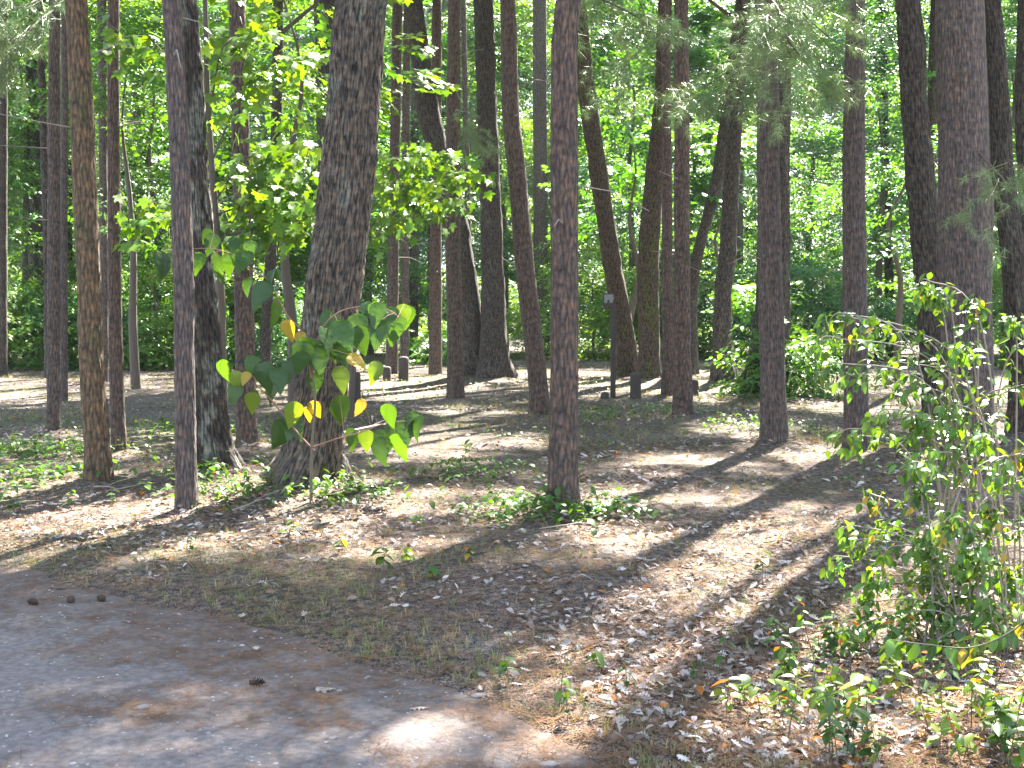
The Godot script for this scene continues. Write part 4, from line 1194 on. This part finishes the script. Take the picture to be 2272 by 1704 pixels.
# ---------------------------------------------------------------- the leafy wall behind
func understory():
	for u in UNDER:
		var x: float = u[0]; var z: float = u[1]; var h: float = u[2]; var w: float = u[3]
		var o := thing(u[5], u[6], u[7], Vector3(x, height(x, z), z), 0.0, u[8])
		var g := Geo.new()
		var pts := []
		for i in 6: pts.append(Vector3(0.3 * n3(x, i * 0.8, 1.0) * i * 0.3, h * 0.85 * i / 5.0, 0.3 * n3(x, i * 0.8, 6.0) * i * 0.3))
		tube(g, smooth_path(pts, 3), 0.012 * h + 0.01, 0.01, 8)
		part("trunk", g.mesh(), M.twig, o)
		var n: int = int(u[4] * 2.3)
		var nc := int(n / 30.0)
		var cl := []
		for i in nc:
			var f := rng.randf(); var ww := w * sqrt(maxf(0.05, 1.0 - pow(f * 1.7 - 0.75, 2.0)))
			var a := rr(0, TAU); var r := sqrt(rng.randf()) * ww
			cl.append(Vector3(cos(a) * r, lerpf(u[10], 1.0, f) * h, sin(a) * r))
		var xs := [[], []]; var cs := [[], []]
		var pal := [Color(0.105, 0.25, 0.045), Color(0.08, 0.22, 0.06), Color(0.145, 0.285, 0.042)]
		var basec: Color = pal[rng.randi() % 3]
		for i in n:
			var c: Vector3 = cl[i % nc]
			var p := c + Vector3(rng.randfn() * 0.42, rng.randfn() * 0.2, rng.randfn() * 0.42)
			if p.y < 0.05: p.y = rr(0.05, 0.3)
			if h > 5.0 and p.y > 1.5 and i % 3 and in_gap(p + o.position): continue
			var out := Vector3(p.x, rr(-0.6, 0.3), p.z) + Vector3(rr(-1, 1), 0, rr(-1, 1))
			var v := i % 2
			xs[v].append(Transform3D(basis_to(out, Vector3(rr(-0.4, 0.4), 1, rr(-0.4, 0.4))).scaled(Vector3.ONE * rr(0.9, 1.4)), p))
			cs[v].append(jitter(basec, 0.25, 0.2))
		for v in 2: scatter("crown", (mesh.maple_spray if u[9] else mesh.spray)[v], xs[v], cs[v], M.leaves, o)
	# the wood beyond
	var xs := [[], []]; var cs := [[], []]
	var cl := []
	for i in 3200: cl.append(Vector3(rr(-66, 66), pow(rng.randf(), 0.85) * 34.0 + 0.3, rr(-122, -86)))
	for i in 90000:
		var p: Vector3 = cl[i % cl.size()] + Vector3(rng.randfn() * 1.1, rng.randfn() * 0.8, rng.randfn() * 1.1)
		if p.y < 0.2: p.y = rr(0.2, 1.0)
		var v := i % 2
		xs[v].append(Transform3D(basis_to(Vector3(rr(-1, 1), rr(-0.5, 0.2), rr(-1, 1)), Vector3(rr(-0.4, 0.4), 1, rr(-0.4, 0.4))).scaled(Vector3.ONE * rr(1.2, 2.0)), p))
		cs[v].append(jitter(Color(0.09, 0.20, 0.05), 0.3, 0.2))
	for v in 2:
		var o := scatter("far_woodland", mesh.far_spray[v], xs[v], cs[v], M.leaves, self)
		tag(o, "distant mass of green leaves closing off the view behind all the trunks", "woodland", "", "stuff")

	var ux := []; var uc := []
	var uk := []
	for i in 260: uk.append(Vector3(rr(-34, 34), pow(rng.randf(), 1.6) * 3.6, rr(-62, -44)))
	for i in 9000:
		var p: Vector3 = uk[i % uk.size()] + Vector3(rng.randfn() * 0.6, rng.randfn() * 0.35, rng.randfn() * 0.6)
		if absf(p.y) < 0.1: p.y = 0.2
		p.y = absf(p.y)
		ux.append(Transform3D(basis_to(Vector3(rr(-1, 1), rr(-0.5, 0.4), rr(-1, 1)), Vector3(rr(-0.4, 0.4), 1, rr(-0.4, 0.4))).scaled(Vector3.ONE * rr(0.9, 1.5)), p))
		uc.append(jitter(Color(0.14, 0.28, 0.04), 0.3, 0.2))
	var uo := scatter("undergrowth", mesh.spray[2], ux, uc, M.leaves, self)
	tag(uo, "low green undergrowth along the far side of the clearing", "undergrowth", "", "stuff")

# ---------------------------------------------------------------- plants one can see leaf by leaf
func leaf_at(parent: Node3D, m: Mesh, mat: Material, p: Vector3, dir: Vector3, up: Vector3, size: float):
	part("leaf", m, mat, parent, Transform3D(basis_to(dir, up).scaled(Vector3.ONE * size), p))

func line(parent: Node3D, called: String, pts: Array, r0: float, r1: float, mat: Material):
	var g := Geo.new()
	tube(g, smooth_path(pts, 4), r0, r1, 7)
	part(called, g.mesh(), mat, parent)

func vecs(a: Array, off: Vector3) -> Array: return a.map(func(p): return Vector3(p[0], p[1], p[2]) - off)

func sapling():
	var at := Vector3(-1.64, 0.0, -10.6)
	at.y = height(at.x, at.z)
	var o := thing("broadleaf_sapling", "young sapling with very large drooping leaves in front of the thick oak trunk", "sapling", at)
	var off := Vector3(at.x, 0, at.z)
	line(o, "stem", [Vector3(0, -0.03, 0)] + vecs(SAP_STEM, off), 0.016, 0.007, M.stem)
	for b in SAP_BRANCH: line(o, "branch", vecs(b, off), 0.008, 0.0025, M.redstem)
	var ends := []
	for b in SAP_BRANCH:
		for p in smooth_path(vecs(b, off), 5): ends.append(p)
	for l in SAP_LEAVES:
		var c := Vector3(l[0], l[1], l[2]) - off; var s: float = l[3]
		var near: Vector3 = ends[0]
		for e in ends:
			if e.distance_to(c) < near.distance_to(c): near = e
		var away := c - near
		var dir := (Vector3(away.x * 2.0 + rr(-0.35, 0.35), -0.85 + rr(-0.25, 0.45), rr(-0.1, 0.7))).normalized()
		var up := Vector3(rr(-0.5, 0.5), 0.55, rr(0.1, 1.0))
		var kind: int = l[4]
		var mat: Material = M.green[rng.randi() % 3] if kind == 0 else M.yellow if kind == 1 else M.lime if kind == 2 else M.tan
		leaf_at(o, mesh.broad[rng.randi() % 4], mat, c - dir * s * 0.5, dir, up, s * 1.2)
		if kind != 1 and kind != 3 and rng.randf() < 0.6:
			var d2 := (dir + Vector3(rr(-0.8, 0.8), rr(-0.2, 0.3), rr(-0.6, 0.4))).normalized()
			leaf_at(o, mesh.broad[rng.randi() % 4], M.green[rng.randi() % 3], c - dir * s * 0.5 + Vector3(rr(-0.05, 0.05), rr(-0.03, 0.05), rr(-0.15, 0.0)), d2, up, s * rr(0.8, 1.1))
		line(o, "leaf_stalk", [near, near.lerp(c - dir * s * 0.5, 0.5) + Vector3(0, 0.01, 0), c - dir * s * 0.48], 0.0022, 0.0014, M.redstem)

func maple(called: String, label: String, trunk: Array, branches: Array, r0: float, per: int, size: float):
	var at := Vector3(trunk[0][0], 0, trunk[0][2])
	at.y = height(at.x, at.z)
	var o := thing(called, label, "sapling", at)
	var off := Vector3(at.x, 0, at.z)
	line(o, "trunk", vecs(trunk, off), r0, r0 * 0.2, M.twig)
	var many := []
	for b in branches:
		var pts := vecs(b, off)
		for i in pts.size(): pts[i].z += rr(-0.1, 0.1) + (rr(-0.35, 0.45) if i else 0.0)
		pts[0] = Vector3(pts[0].x, pts[0].y - 0.1, 0.0)
		line(o, "branch", pts, r0 * 0.22, 0.003, M.twig)
		var sm := smooth_path(pts, 6)
		for i in range(4, sm.size()):
			for k in per:
				var w := 0.07 if k % 3 == 0 else 0.16
				many.append(sm[i] + Vector3(rng.randfn() * w, rng.randfn() * w * 0.7 - 0.04, rng.randfn() * w * 2.0))
	var xs := []; var cs := []
	for n in many.size():
		var p: Vector3 = many[n]
		var dir := Vector3(rr(-0.9, 0.9), rr(-1.0, -0.05), rr(-0.6, 0.9)).normalized()
		var up := Vector3(rr(-0.4, 0.4), 1.0, rr(-0.2, 0.9)); var sz := size * rr(0.7, 1.2)
		if n % 3 == 0 and n < 900:
			leaf_at(o, mesh.maple[rng.randi() % 3], M.lime if rng.randf() < 0.4 else M.green[3] if rng.randf() < 0.7 else M.orange if rng.randf() < 0.03 else M.green[1], p, dir, up, sz)
		else:
			xs.append(Transform3D(basis_to(dir, up).scaled(Vector3.ONE * sz), p)); cs.append(jitter(Color(0.13, 0.25, 0.035), 0.3, 0.15))
	var f := scatter("more_leaves", mesh.maple[1], xs, cs, M.leaves, o); f.set_meta("kind", "stuff")

func bush(called: String, label: String, bases: Array, tips: Array, size: float, per: int, yellows: float):
	var at := Vector3(bases[1][0], 0, bases[1][1]); at.y = height(at.x, at.z)
	var o := thing(called, label, "shrub", at)
	var off := Vector3(at.x, 0, at.z)
	var n := 0
	var more := []; var cols := []
	for i in tips.size() * 2:
		var b := Vector3(bases[i % 3][0] + rr(-0.06, 0.06), -0.02, bases[i % 3][1] + rr(-0.06, 0.06)) - off
		var tp: Array = tips[i % tips.size()]
		var t := Vector3(tp[0], tp[1], tp[2]) - off + (Vector3(rr(-0.2, 0.2), rr(-0.25, 0.1), rr(-0.3, 0.3)) if i >= tips.size() else Vector3.ZERO)
		var mid := b.lerp(t, 0.55) + Vector3((t.x - b.x) * -0.18, maxf(0.12, t.y * 0.30), (t.z - b.z) * -0.18)
		var pts := smooth_path([b, mid, t, t + Vector3((t.x - b.x) * 0.12 + rr(-0.05, 0.05), rr(-0.10, -0.02), rr(-0.05, 0.05))], 8)
		var g := Geo.new(); tube(g, pts, 0.006, 0.0015, 5); part("stem", g.mesh(), M.dead, o)
		for k in per:
			var f := lerpf(0.22, 1.0, (k + rng.randf()) / per)
			var q := f * (pts.size() - 1.001); var iq := int(q)
			var p: Vector3 = pts[iq].lerp(pts[iq + 1], q - iq)
			var side := -1.0 if k % 2 == 0 else 1.0
			var al: Vector3 = (pts[iq + 1] - pts[iq]).normalized()
			p += Vector3(rr(-0.05, 0.05), rr(-0.05, 0.03), rr(-0.05, 0.05))
			var dir := (al * 0.4 + Vector3(side * rr(0.2, 0.8), rr(-1.1, 0.1), rr(-0.5, 0.6))).normalized()
			var up := Vector3(rr(-0.4, 0.4), 1.0, rr(-0.2, 0.7))
			var s := size * rr(0.7, 1.25)
			if n < 300:
				var r := rng.randf()
				leaf_at(o, mesh.oval[rng.randi() % 3], M.yellow if r < yellows else M.lime if r < yellows + 0.2 else M.green[rng.randi() % 4], p, dir, up, s)
				n += 1
			else:
				more.append(Transform3D(basis_to(dir, up).scaled(Vector3.ONE * s), p)); cols.append(jitter(Color(0.11, 0.21, 0.045), 0.3, 0.2))
	if more.size():
		var f := scatter("more_leaves", mesh.oval[0], more, cols, M.leaves, o); f.set_meta("kind", "stuff")

func shrubs():
	bush("tall_shrub", "tall airy shrub with small pale green leaves in front of the thick reddish pine", BASES_A, TIPS_A, 0.058, 42, 0.05)
	bush("low_shrub", "dense low shrub with small rounded leaves and yellow spots at the right edge", BASES_B, TIPS_B, 0.056, 46, 0.09)
	var o := thing("leafy_branch_plant", "arching plant with a row of larger hanging leaves at the lower right edge", "shrub", Vector3(2.3, height(2.3, -4.9), -4.9))
	var pts := smooth_path([Vector3(0, -0.02, 0), Vector3(-0.08, 0.42, 0.0)] + vecs(NEAR_BRANCH, Vector3(2.3, 0, -4.9)), 5)
	var g := Geo.new(); tube(g, pts, 0.006, 0.0015, 6); part("stem", g.mesh(), M.stem, o)
	for k in 34:
		var q := lerpf(0.3, 1.0, (k + 0.5) / 34.0) * (pts.size() - 1.001); var iq := int(q)
		var p: Vector3 = pts[iq].lerp(pts[iq + 1], q - iq)
		leaf_at(o, mesh.oval[rng.randi() % 3], M.yellow if rng.randf() < 0.1 else M.lime if rng.randf() < 0.2 else M.green[rng.randi() % 4], p, Vector3(rr(-0.7, 0.3), rr(-1.0, -0.2), rr(-0.7, 0.7)), Vector3(rr(-0.5, 0.5), 1, rr(0, 0.6)), rr(0.05, 0.085))

func boughs():
	for b in BOUGHS:
		var foot := Vector3(b[0][0], b[0][1], b[0][2])
		var host: Node3D = get_node(NodePath(String(b[3])))
		var pts: Array = b[1].map(func(p): return Vector3(p[0], p[1], p[2]) - host.position)
		var g := Geo.new(); tube(g, smooth_path(pts, 4), 0.016, 0.004, 6); part("bough", g.mesh(), M.twig, host)
		var sm := smooth_path(pts, 8)
		var xs := [[], []]; var cs := [[], []]
		var n: int = b[2]
		for i in n:
			var t := lerpf(0.3, 1.0, rng.randf()) * (sm.size() - 1.001)
			var p: Vector3 = sm[int(t)] + Vector3(rng.randfn() * 0.16, rng.randfn() * 0.09 - 0.03, rng.randfn() * 0.22)
			var al: Vector3 = (sm[int(t) + 1] - sm[int(t)]).normalized()
			var v := i % 2
			xs[v].append(Transform3D(basis_to(al + Vector3(rr(-0.7, 0.7), rr(-0.6, 0.2), rr(-0.7, 0.7)), Vector3(0, 1, 0.2)).scaled(Vector3.ONE * rr(0.7, 1.1)), p))
			cs[v].append(jitter(Color(0.17, 0.25, 0.10), 0.3, 0.12))
		for v in 2: scatter("needles", mesh.fine_needles[v], xs[v], cs[v], M.needles, host)

# ---------------------------------------------------------------- posts, sign, stump
func lathe(prof: Array, segs: int, rough: float, sd: float, jag := 0.0) -> ArrayMesh:
	var g := Geo.new()
	var rows := []
	for i in prof.size():
		var row := []
		for j in segs + 1:
			var a := TAU * (j % segs) / segs
			var o := Vector3(cos(a), 0, sin(a))
			var r: float = prof[i][0] * (1.0 + rough * n3(o.x * 2.2 + sd, prof[i][1] * 3.0, o.z * 2.2) + rough * 0.6 * n3(o.x * 9.0 + sd, prof[i][1] * 2.0, o.z * 9.0))
			var y: float = prof[i][1]
			if jag > 0.0 and i >= prof.size() - 4 and i < prof.size() - 2: y += jag * n3(o.x * 3.0 + sd, 1.0, o.z * 3.0)
			var a2: Array = prof[max(i - 1, 0)]; var b2: Array = prof[min(i + 1, prof.size() - 1)]
			var s := Vector2(b2[0] - a2[0], b2[1] - a2[1]).normalized()
			row.append(g.vert(o * r + Vector3(0, y, 0), (o * s.y + Vector3(0, -s.x, 0)).normalized(), Vector2(float(j) / segs * 2.0, y * 1.5)))
		rows.append(row)
	for i in prof.size() - 1:
		for j in segs: g.quad(rows[i][j], rows[i][j + 1], rows[i + 1][j + 1], rows[i + 1][j])
	return g.mesh()

func box(g: Geo, c: Vector3, h: Vector3):
	for ax in 3:
		for s in [-1.0, 1.0]:
			var n := Vector3.ZERO; n[ax] = s
			var u := Vector3.ZERO; u[(ax + 1) % 3] = h[(ax + 1) % 3]
			var w := Vector3.ZERO; w[(ax + 2) % 3] = h[(ax + 2) % 3]
			var o: Vector3 = c + n * h[ax]
			g.quad(g.vert(o - u - w, n), g.vert(o + u - w, n), g.vert(o + u + w, n), g.vert(o - u + w, n))

func camp_things():
	for p in POSTS:
		var h: float = p[2]; var r: float = p[3] * 0.5
		var o := part("wooden_post", lathe([[r, -0.15], [r * 1.02, 0.0], [r, h * 0.35], [r * 0.98, h * 0.7], [r * 0.95, h - 0.05], [r * 0.85, h - 0.015], [r * 0.6, h], [0.0, h + 0.006]], 18, 0.10, p[0]), M.post, self)
		o.position = Vector3(p[0], height(p[0], p[1]), p[1])
		tag(o, p[4], "post", "short dark wooden posts along the clearing")
	var s := thing("marker_sign", "small weathered square sign on a thin dark post beside the leaning mossy trunk", "sign", Vector3(1.85, height(1.85, -23.9), -23.9))
	var g := Geo.new(); box(g, Vector3(0, 0.84, 0), Vector3(0.045, 0.88, 0.045)); part("post", g.mesh(), M.post, s)
	g = Geo.new(); box(g, Vector3(-0.095, 1.775, 0.06), Vector3(0.105, 0.125, 0.012)); var bd := part("board", g.mesh(), M.sign_board, s)
	# the pale worn mark: a band with two legs
	g = Geo.new()
	var out := [[-0.085, 0.095], [0.085, 0.105], [0.095, 0.03], [0.075, -0.045], [0.03, -0.055], [0.012, 0.005], [-0.018, 0.0], [-0.03, -0.06], [-0.08, -0.045], [-0.075, 0.03]]
	var ids := []
	for q in out: ids.append(g.vert(Vector3(-0.095 + q[0], 1.78 + q[1], 0.0745), Vector3.BACK))
	for t in Geometry2D.triangulate_polygon(PackedVector2Array(out.map(func(q): return Vector2(q[0], q[1])))): g.ix.append(ids[t])
	for i in range(0, g.ix.size(), 3):
		if (g.v[g.ix[i + 1]] - g.v[g.ix[i]]).cross(g.v[g.ix[i + 2]] - g.v[g.ix[i]]).z > 0.0:
			var k := g.ix[i + 1]; g.ix[i + 1] = g.ix[i + 2]; g.ix[i + 2] = k
	part("mark", g.mesh(), M.sign_paint, bd)
	var st := part("tree_stump", lathe([[0.2, -0.1], [0.17, 0.0], [0.13, 0.05], [0.12, 0.14], [0.115, 0.2], [0.08, 0.2], [0.05, 0.12], [0.0, 0.1]], 20, 0.25, 3.3, 0.09), M.post, self)
	st.position = Vector3(-1.71, height(-1.71, -16.77), -16.77)
	tag(st, "small broken dark stump behind the large-leaved sapling", "stump")
	# the sawn stub on the curved dark trunk
	var host: Node3D = get_node(NodePath(STUB_HOST))
	g = Geo.new(); tube(g, [Vector3.ZERO, Vector3(-0.12, 0.05, 0.18), Vector3(-0.16, 0.05, 0.34)], 0.25, 0.23, 16, Color(0.13, 0.14, 0.10))
	var sb := part("branch_stub", g.mesh(), M.stub_bark, host, Transform3D(Basis.IDENTITY, Vector3(STUB[0], STUB[1], STUB[2]) - host.position))
	g = Geo.new()
	var cc := g.vert(Vector3(-0.165, 0.05, 0.352), Vector3(-0.08, 0, 1).normalized())
	var rim := []
	for i in 17: rim.append(g.vert(Vector3(-0.162, 0.05, 0.346) + Vector3(cos(TAU * i / 16.0) * 0.20, sin(TAU * i / 16.0) * 0.205, cos(TAU * i / 16.0) * 0.05), Vector3(-0.1, 0, 1).normalized()))
	for i in 16: g.tri(cc, rim[i], rim[i + 1])
	part("cut_face", g.mesh(), M.cut, sb)
	# fallen sticks
	for q in STICKS:
		g = Geo.new()
		var a := Vector3(q[0], q[1], q[2]); var b := Vector3(q[3], q[4], q[5])
		a.y += height(a.x, a.z); b.y += height(b.x, b.z)
		tube(g, smooth_path([Vector3.ZERO, (b - a) * 0.4 + Vector3(0.02, 0.015, 0.03), (b - a) * 0.75 + Vector3(-0.01, 0.01, -0.02), b - a], 4), q[6], q[6] * 0.4, 6)
		if q[7]: tube(g, [(b - a) * 0.5 + Vector3(0, 0.01, 0), (b - a) * 0.7 + Vector3(0.08, 0.07, 0.05), (b - a) * 0.85 + Vector3(0.16, 0.10, 0.06)], q[6] * 0.5, q[6] * 0.2, 5)
		var o := part("fallen_stick", g.mesh(), M.dead, self); o.position = a
		tag(o, q[8], "stick", "dead sticks on the forest floor")
	# pine cones
	for q in CONES:
		g = Geo.new()
		var core := [Vector3(0, 0, -0.03), Vector3(0, 0, 0), Vector3(0, 0, 0.03)]
		tube(g, core, 0.012, 0.006, 7)
		for i in 34:
			var f := i / 34.0
			var a := i * 2.39996
			var r := 0.024 * sin(PI * (0.15 + 0.8 * f))
			var c := Vector3(cos(a), sin(a), 0)
			var sd := Vector3(-sin(a), cos(a), 0) * 0.007
			var p := Vector3(0, 0, lerpf(-0.03, 0.032, f))
			var n := (c * 0.5 + Vector3(0, 0, 0.8)).normalized()
			g.quad(g.vert(p - sd * 0.4, n), g.vert(p + sd * 0.4, n), g.vert(p + c * r + sd + Vector3(0, 0, 0.006), n), g.vert(p + c * r - sd + Vector3(0, 0, 0.006), n))
		var o := part("pine_cone", g.mesh(), M.cone, self)
		o.position = Vector3(q[0], height(q[0], q[1]) + 0.022, q[1]); o.rotation = Vector3(0.1, q[2], 0.0)
		tag(o, q[3], "pine cone", "pine cones on the gravel")
	for q in STONES:
		var o := part("flat_stone", mesh.pebble[int(q[4])], plain(Color(0.21, 0.20, 0.20), 0.95), self)
		o.position = Vector3(q[0], height(q[0], q[1]) + 0.006, q[1]); o.scale = Vector3(q[2], q[2] * 0.45, q[2] * 0.7) * 0.65; o.rotation.y = q[3]
		tag(o, q[5], "stone", "pale stones on the gravel")
	for q in FALLEN:
		var o := part("fallen_leaf", (mesh.oak if q[4] == 0 else mesh.maple)[int(q[5])], M.tan if q[6] == 1 else M.orange if q[6] == 2 else M.pale, self)
		var y := height(q[0], q[1]) + 0.014
		o.transform = Transform3D(Basis(Vector3.UP, q[3]).scaled(Vector3.ONE * q[2]), Vector3(q[0], y, q[1]))
		tag(o, q[7], "leaf", "fallen leaves at the edge of the gravel")

func zone_of(x: float, z: float) -> Array:
	var best: Array = ZONES[0]
	for q in ZONES:
		if Vector2(x - q[0], z - q[1]).length() < Vector2(x - best[0], z - best[1]).length(): best = q
	return best

func seedlings():
	for i in SEEDS.size() + SEEDS_B.size():
		var near := i >= SEEDS.size()
		var q: Array = SEEDS_B[i - SEEDS.size()] if near else SEEDS[i]
		var d := -float(q[1])
		var h := rr(0.10, 0.26) if near else rr(0.08, 0.22)
		var zone: Array = zone_of(q[0], q[1])
		var o := thing("seedling", zone[2], "plant", Vector3(q[0], height(q[0], q[1]), q[1]), rr(0, TAU), zone[3])
		var n := int(rr(5, 10))
		var lean := Vector3(rr(-0.3, 0.3), 1.0, rr(-0.3, 0.3)) * h
		var g := Geo.new(); tube(g, [Vector3(0, -0.02, 0), lean * 0.5, lean], 0.003, 0.0015, 4); part("stem", g.mesh(), M.stem, o)
		var sz := rr(0.05, 0.09) if not near else rr(0.045, 0.085)
		var mat: Material = M.lime if rng.randf() < 0.25 else M.green[rng.randi() % 4]
		for k in n:
			var a := k * 2.4 + rr(-0.3, 0.3)
			var p := lean * lerpf(0.35, 1.0, (k + 0.5) / n)
			leaf_at(o, mesh.oval[rng.randi() % 3], mat if rng.randf() < 0.93 else M.yellow if rng.randf() < 0.5 else M.orange, p, Vector3(cos(a), rr(-0.6, 0.25), sin(a)), Vector3(rr(-0.2, 0.2), 1, rr(-0.2, 0.2)), sz * rr(0.7, 1.2))

# ---------------------------------------------------------------- what nobody could count
func litter():
	var xs := [[], [], [], []]; var cs := [[], [], [], []]
	var pal := [Color(0.27, 0.235, 0.21), Color(0.38, 0.335, 0.305), Color(0.24, 0.195, 0.165), Color(0.175, 0.12, 0.09), Color(0.21, 0.155, 0.12), Color(0.44, 0.395, 0.365)]
	var placed := 0
	while placed < 80000:
		# evenly over the ground near the camera, thinning out with distance
		var d := 4.2 + pow(rng.randf(), 1.7) * 38.0
		var x := rr(-0.46, 0.46) * d * 1.05; var z := -d
		placed += 1
		var o := off_road(x, z)
		if o < -0.05 and rng.randf() > 0.025: continue
		var dens := 0.25 + 0.6 * n3(x * 0.35, 11.0, z * 0.35) + 0.5 * n3(x * 1.3, 11.0, z * 1.3)
		if x > 0.4 and d < 10.3: dens += 0.35
		if x < 1.0 and d > 8.6 and d < 11.6: dens += 0.55
		if d > 12.0: dens -= 0.12
		if o < 1.2 and x < 0.6: dens -= 0.35 * (1.0 - o / 1.2)
		if rng.randf() > dens: continue
		var v := rng.randi() % 4
		var s := rr(0.03, 0.068) if d < 12.0 else rr(0.05, 0.09)
		var bs := Basis(Vector3.UP, rr(0, TAU)) * Basis(Vector3.RIGHT, rng.randfn() * 0.28) * Basis(Vector3.BACK, rng.randfn() * 0.35)
		xs[v].append(Transform3D(bs.scaled(Vector3.ONE * s), Vector3(x, height(x, z) + rr(0.006, 0.028), z)))
		var c: Color = pal[rng.randi() % 6]
		if rng.randf() < 0.012: c = Color(0.45, 0.18, 0.04)
		cs[v].append(jitter(c, 0.2, 0.06))
	var lm := [mesh.oak[0], mesh.oak[1], mesh.oak[2], mesh.oval[1]]
	for v in 4:
		var o := scatter("leaf_litter", lm[v], xs[v], cs[v], M.dry, self)
		tag(o, "dry brown and pale fallen leaves carpeting the forest floor", "leaf litter", "", "stuff")
	# grass
	var gx := [[], [], []]; var gc := [[], [], []]
	for i in 34000:
		var d := 4.2 + pow(rng.randf(), 1.6) * 42.0
		var x := rr(-0.46, 0.46) * d * 1.05; var z := -d
		var o := off_road(x, z)
		if o < 0.0: continue
		var dens := 0.25 + 0.9 * n3(x * 0.5, 31.0, z * 0.5)
		if o < 1.6 and d < 9.5: dens += 0.55
		if d > 15.0: dens += 0.15
		if rng.randf() > dens: continue
		var v := i % 3
		var h := rr(0.025, 0.075) if d < 15 else rr(0.04, 0.13)
		gx[v].append(Transform3D(Basis(Vector3.UP, rr(0, TAU)).scaled(Vector3(h * 1.2, h, h * 1.2)), Vector3(x, height(x, z) - 0.004, z)))
		gc[v].append(jitter(Color(0.30, 0.245, 0.13) if rng.randf() < 0.55 else Color(0.16, 0.20, 0.055), 0.25, 0.1))
	for v in 3:
		var o := scatter("grass", mesh["grass%d" % v], gx[v], gc[v], M.grass, self)
		tag(o, "short dry and green grass tufts in the leaf litter", "grass", "", "stuff")
	# fallen needles on gravel and litter
	var nx := []; var nc := []
	for i in 16000:
		var d := 4.2 + pow(rng.randf(), 1.6) * 12.0
		var x := rr(-0.46, 0.46) * d * 1.05; var z := -d
		var o := off_road(x, z)
		if o < 0.0 and rng.randf() > clampf(0.35 + 1.2 * n3(x * 0.9, 41.0, z * 0.9) + (0.6 if o > -0.9 else 0.0) + (0.8 if o > -0.25 else 0.0), 0.05, 1.0): continue
		nx.append(Transform3D(Basis(Vector3.UP, rr(0, TAU)).scaled(Vector3.ONE * rr(0.6, 1.0)), Vector3(x, height(x, z) + (0.006 if o < 0.0 else 0.012), z)))
		nc.append(jitter(Color(0.20, 0.115, 0.065), 0.3, 0.08))
	var od := scatter("fallen_needles", mesh.duff, nx, nc, M.dry, self)
	tag(od, "brown fallen pine needles strewn over gravel and soil", "needles", "", "stuff")
	var px := [[], [], []]; var pc := [[], [], []]
	for i in 2600:
		var d := 4.2 + pow(rng.randf(), 1.4) * 5.5
		var x := rr(-0.46, 0.2) * d * 1.05; var z := -d
		if off_road(x, z) > -0.04: continue
		var s := rr(0.003, 0.008) if rng.randf() < 0.95 else rr(0.008, 0.014)
		px[i % 3].append(Transform3D(Basis(Vector3.UP, rr(0, TAU)).scaled(Vector3.ONE * s), Vector3(x, height(x, z) + 0.003, z)))
		pc[i % 3].append(jitter(Color(0.29, 0.27, 0.26), 0.3, 0.05))
	for v in 3:
		var o := scatter("gravel", mesh.pebble[v], px[v], pc[v], M.stone, self)
		tag(o, "small grey stones scattered over the road surface", "gravel", "", "stuff")
	# low green cover in the left middle distance
	var kx := []; var kc := []
	for i in 9000:
		var p := Vector2(rr(-7.5, 3.5), rr(-30.0, -9.4))
		var dens := -0.25 + 1.3 * n3(p.x * 0.4, 51.0, p.y * 0.4) + (0.75 if p.x < -3.0 and p.y > -19.0 and p.y < -12.5 else 0.0)
		if p.distance_to(Vector2(0.4, -10.1)) < 0.75: dens += 0.7
		if rng.randf() > dens: continue
		kx.append(Transform3D(basis_to(Vector3(rr(-1, 1), rr(0.0, 0.6), rr(-1, 1)), Vector3(rr(-0.3, 0.3), 1, rr(-0.3, 0.3))).scaled(Vector3.ONE * rr(0.04, 0.085)), Vector3(p.x, height(p.x, p.y) + rr(0.02, 0.13), p.y)))
		kc.append(jitter(Color(0.075, 0.165, 0.035), 0.3, 0.15))
	for q in [[0.05, -10.0, 0.5, 300], [0.72, -9.95, 0.4, 190], [-5.3, -14.6, 0.9, 620], [-4.35, -12.1, 0.6, 240], [-1.35, -10.9, 0.4, 220], [-2.4, -11.0, 0.5, 200], [-0.4, -12.4, 0.7, 260], [3.3, -17.2, 0.8, 240], [4.4, -15.6, 0.5, 200], [4.4, -23.6, 0.9, 300], [1.2, -19.0, 0.6, 160], [-4.7, -10.6, 0.6, 240], [-3.9, -16.5, 0.9, 400], [2.4, -20.5, 0.7, 200], [-2.9, -11.9, 0.3, 110]]:
		for i in q[3]:
			var x: float = q[0] + rng.randfn() * q[2] * 0.55; var z: float = q[1] + rng.randfn() * q[2] * 0.55
			kx.append(Transform3D(basis_to(Vector3(rr(-1, 1), rr(-0.3, 0.5), rr(-1, 1)), Vector3(rr(-0.3, 0.3), 1, rr(-0.3, 0.3))).scaled(Vector3.ONE * rr(0.045, 0.09)), Vector3(x, height(x, z) + rr(0.03, 0.17), z)))
			kc.append(jitter(Color(0.085, 0.185, 0.04), 0.3, 0.15))
	var ko := scatter("ground_cover", mesh.oval[1], kx, kc, M.leaves, self)
	tag(ko, "low green leaves of ground cover between the trunks", "ground cover", "", "stuff")
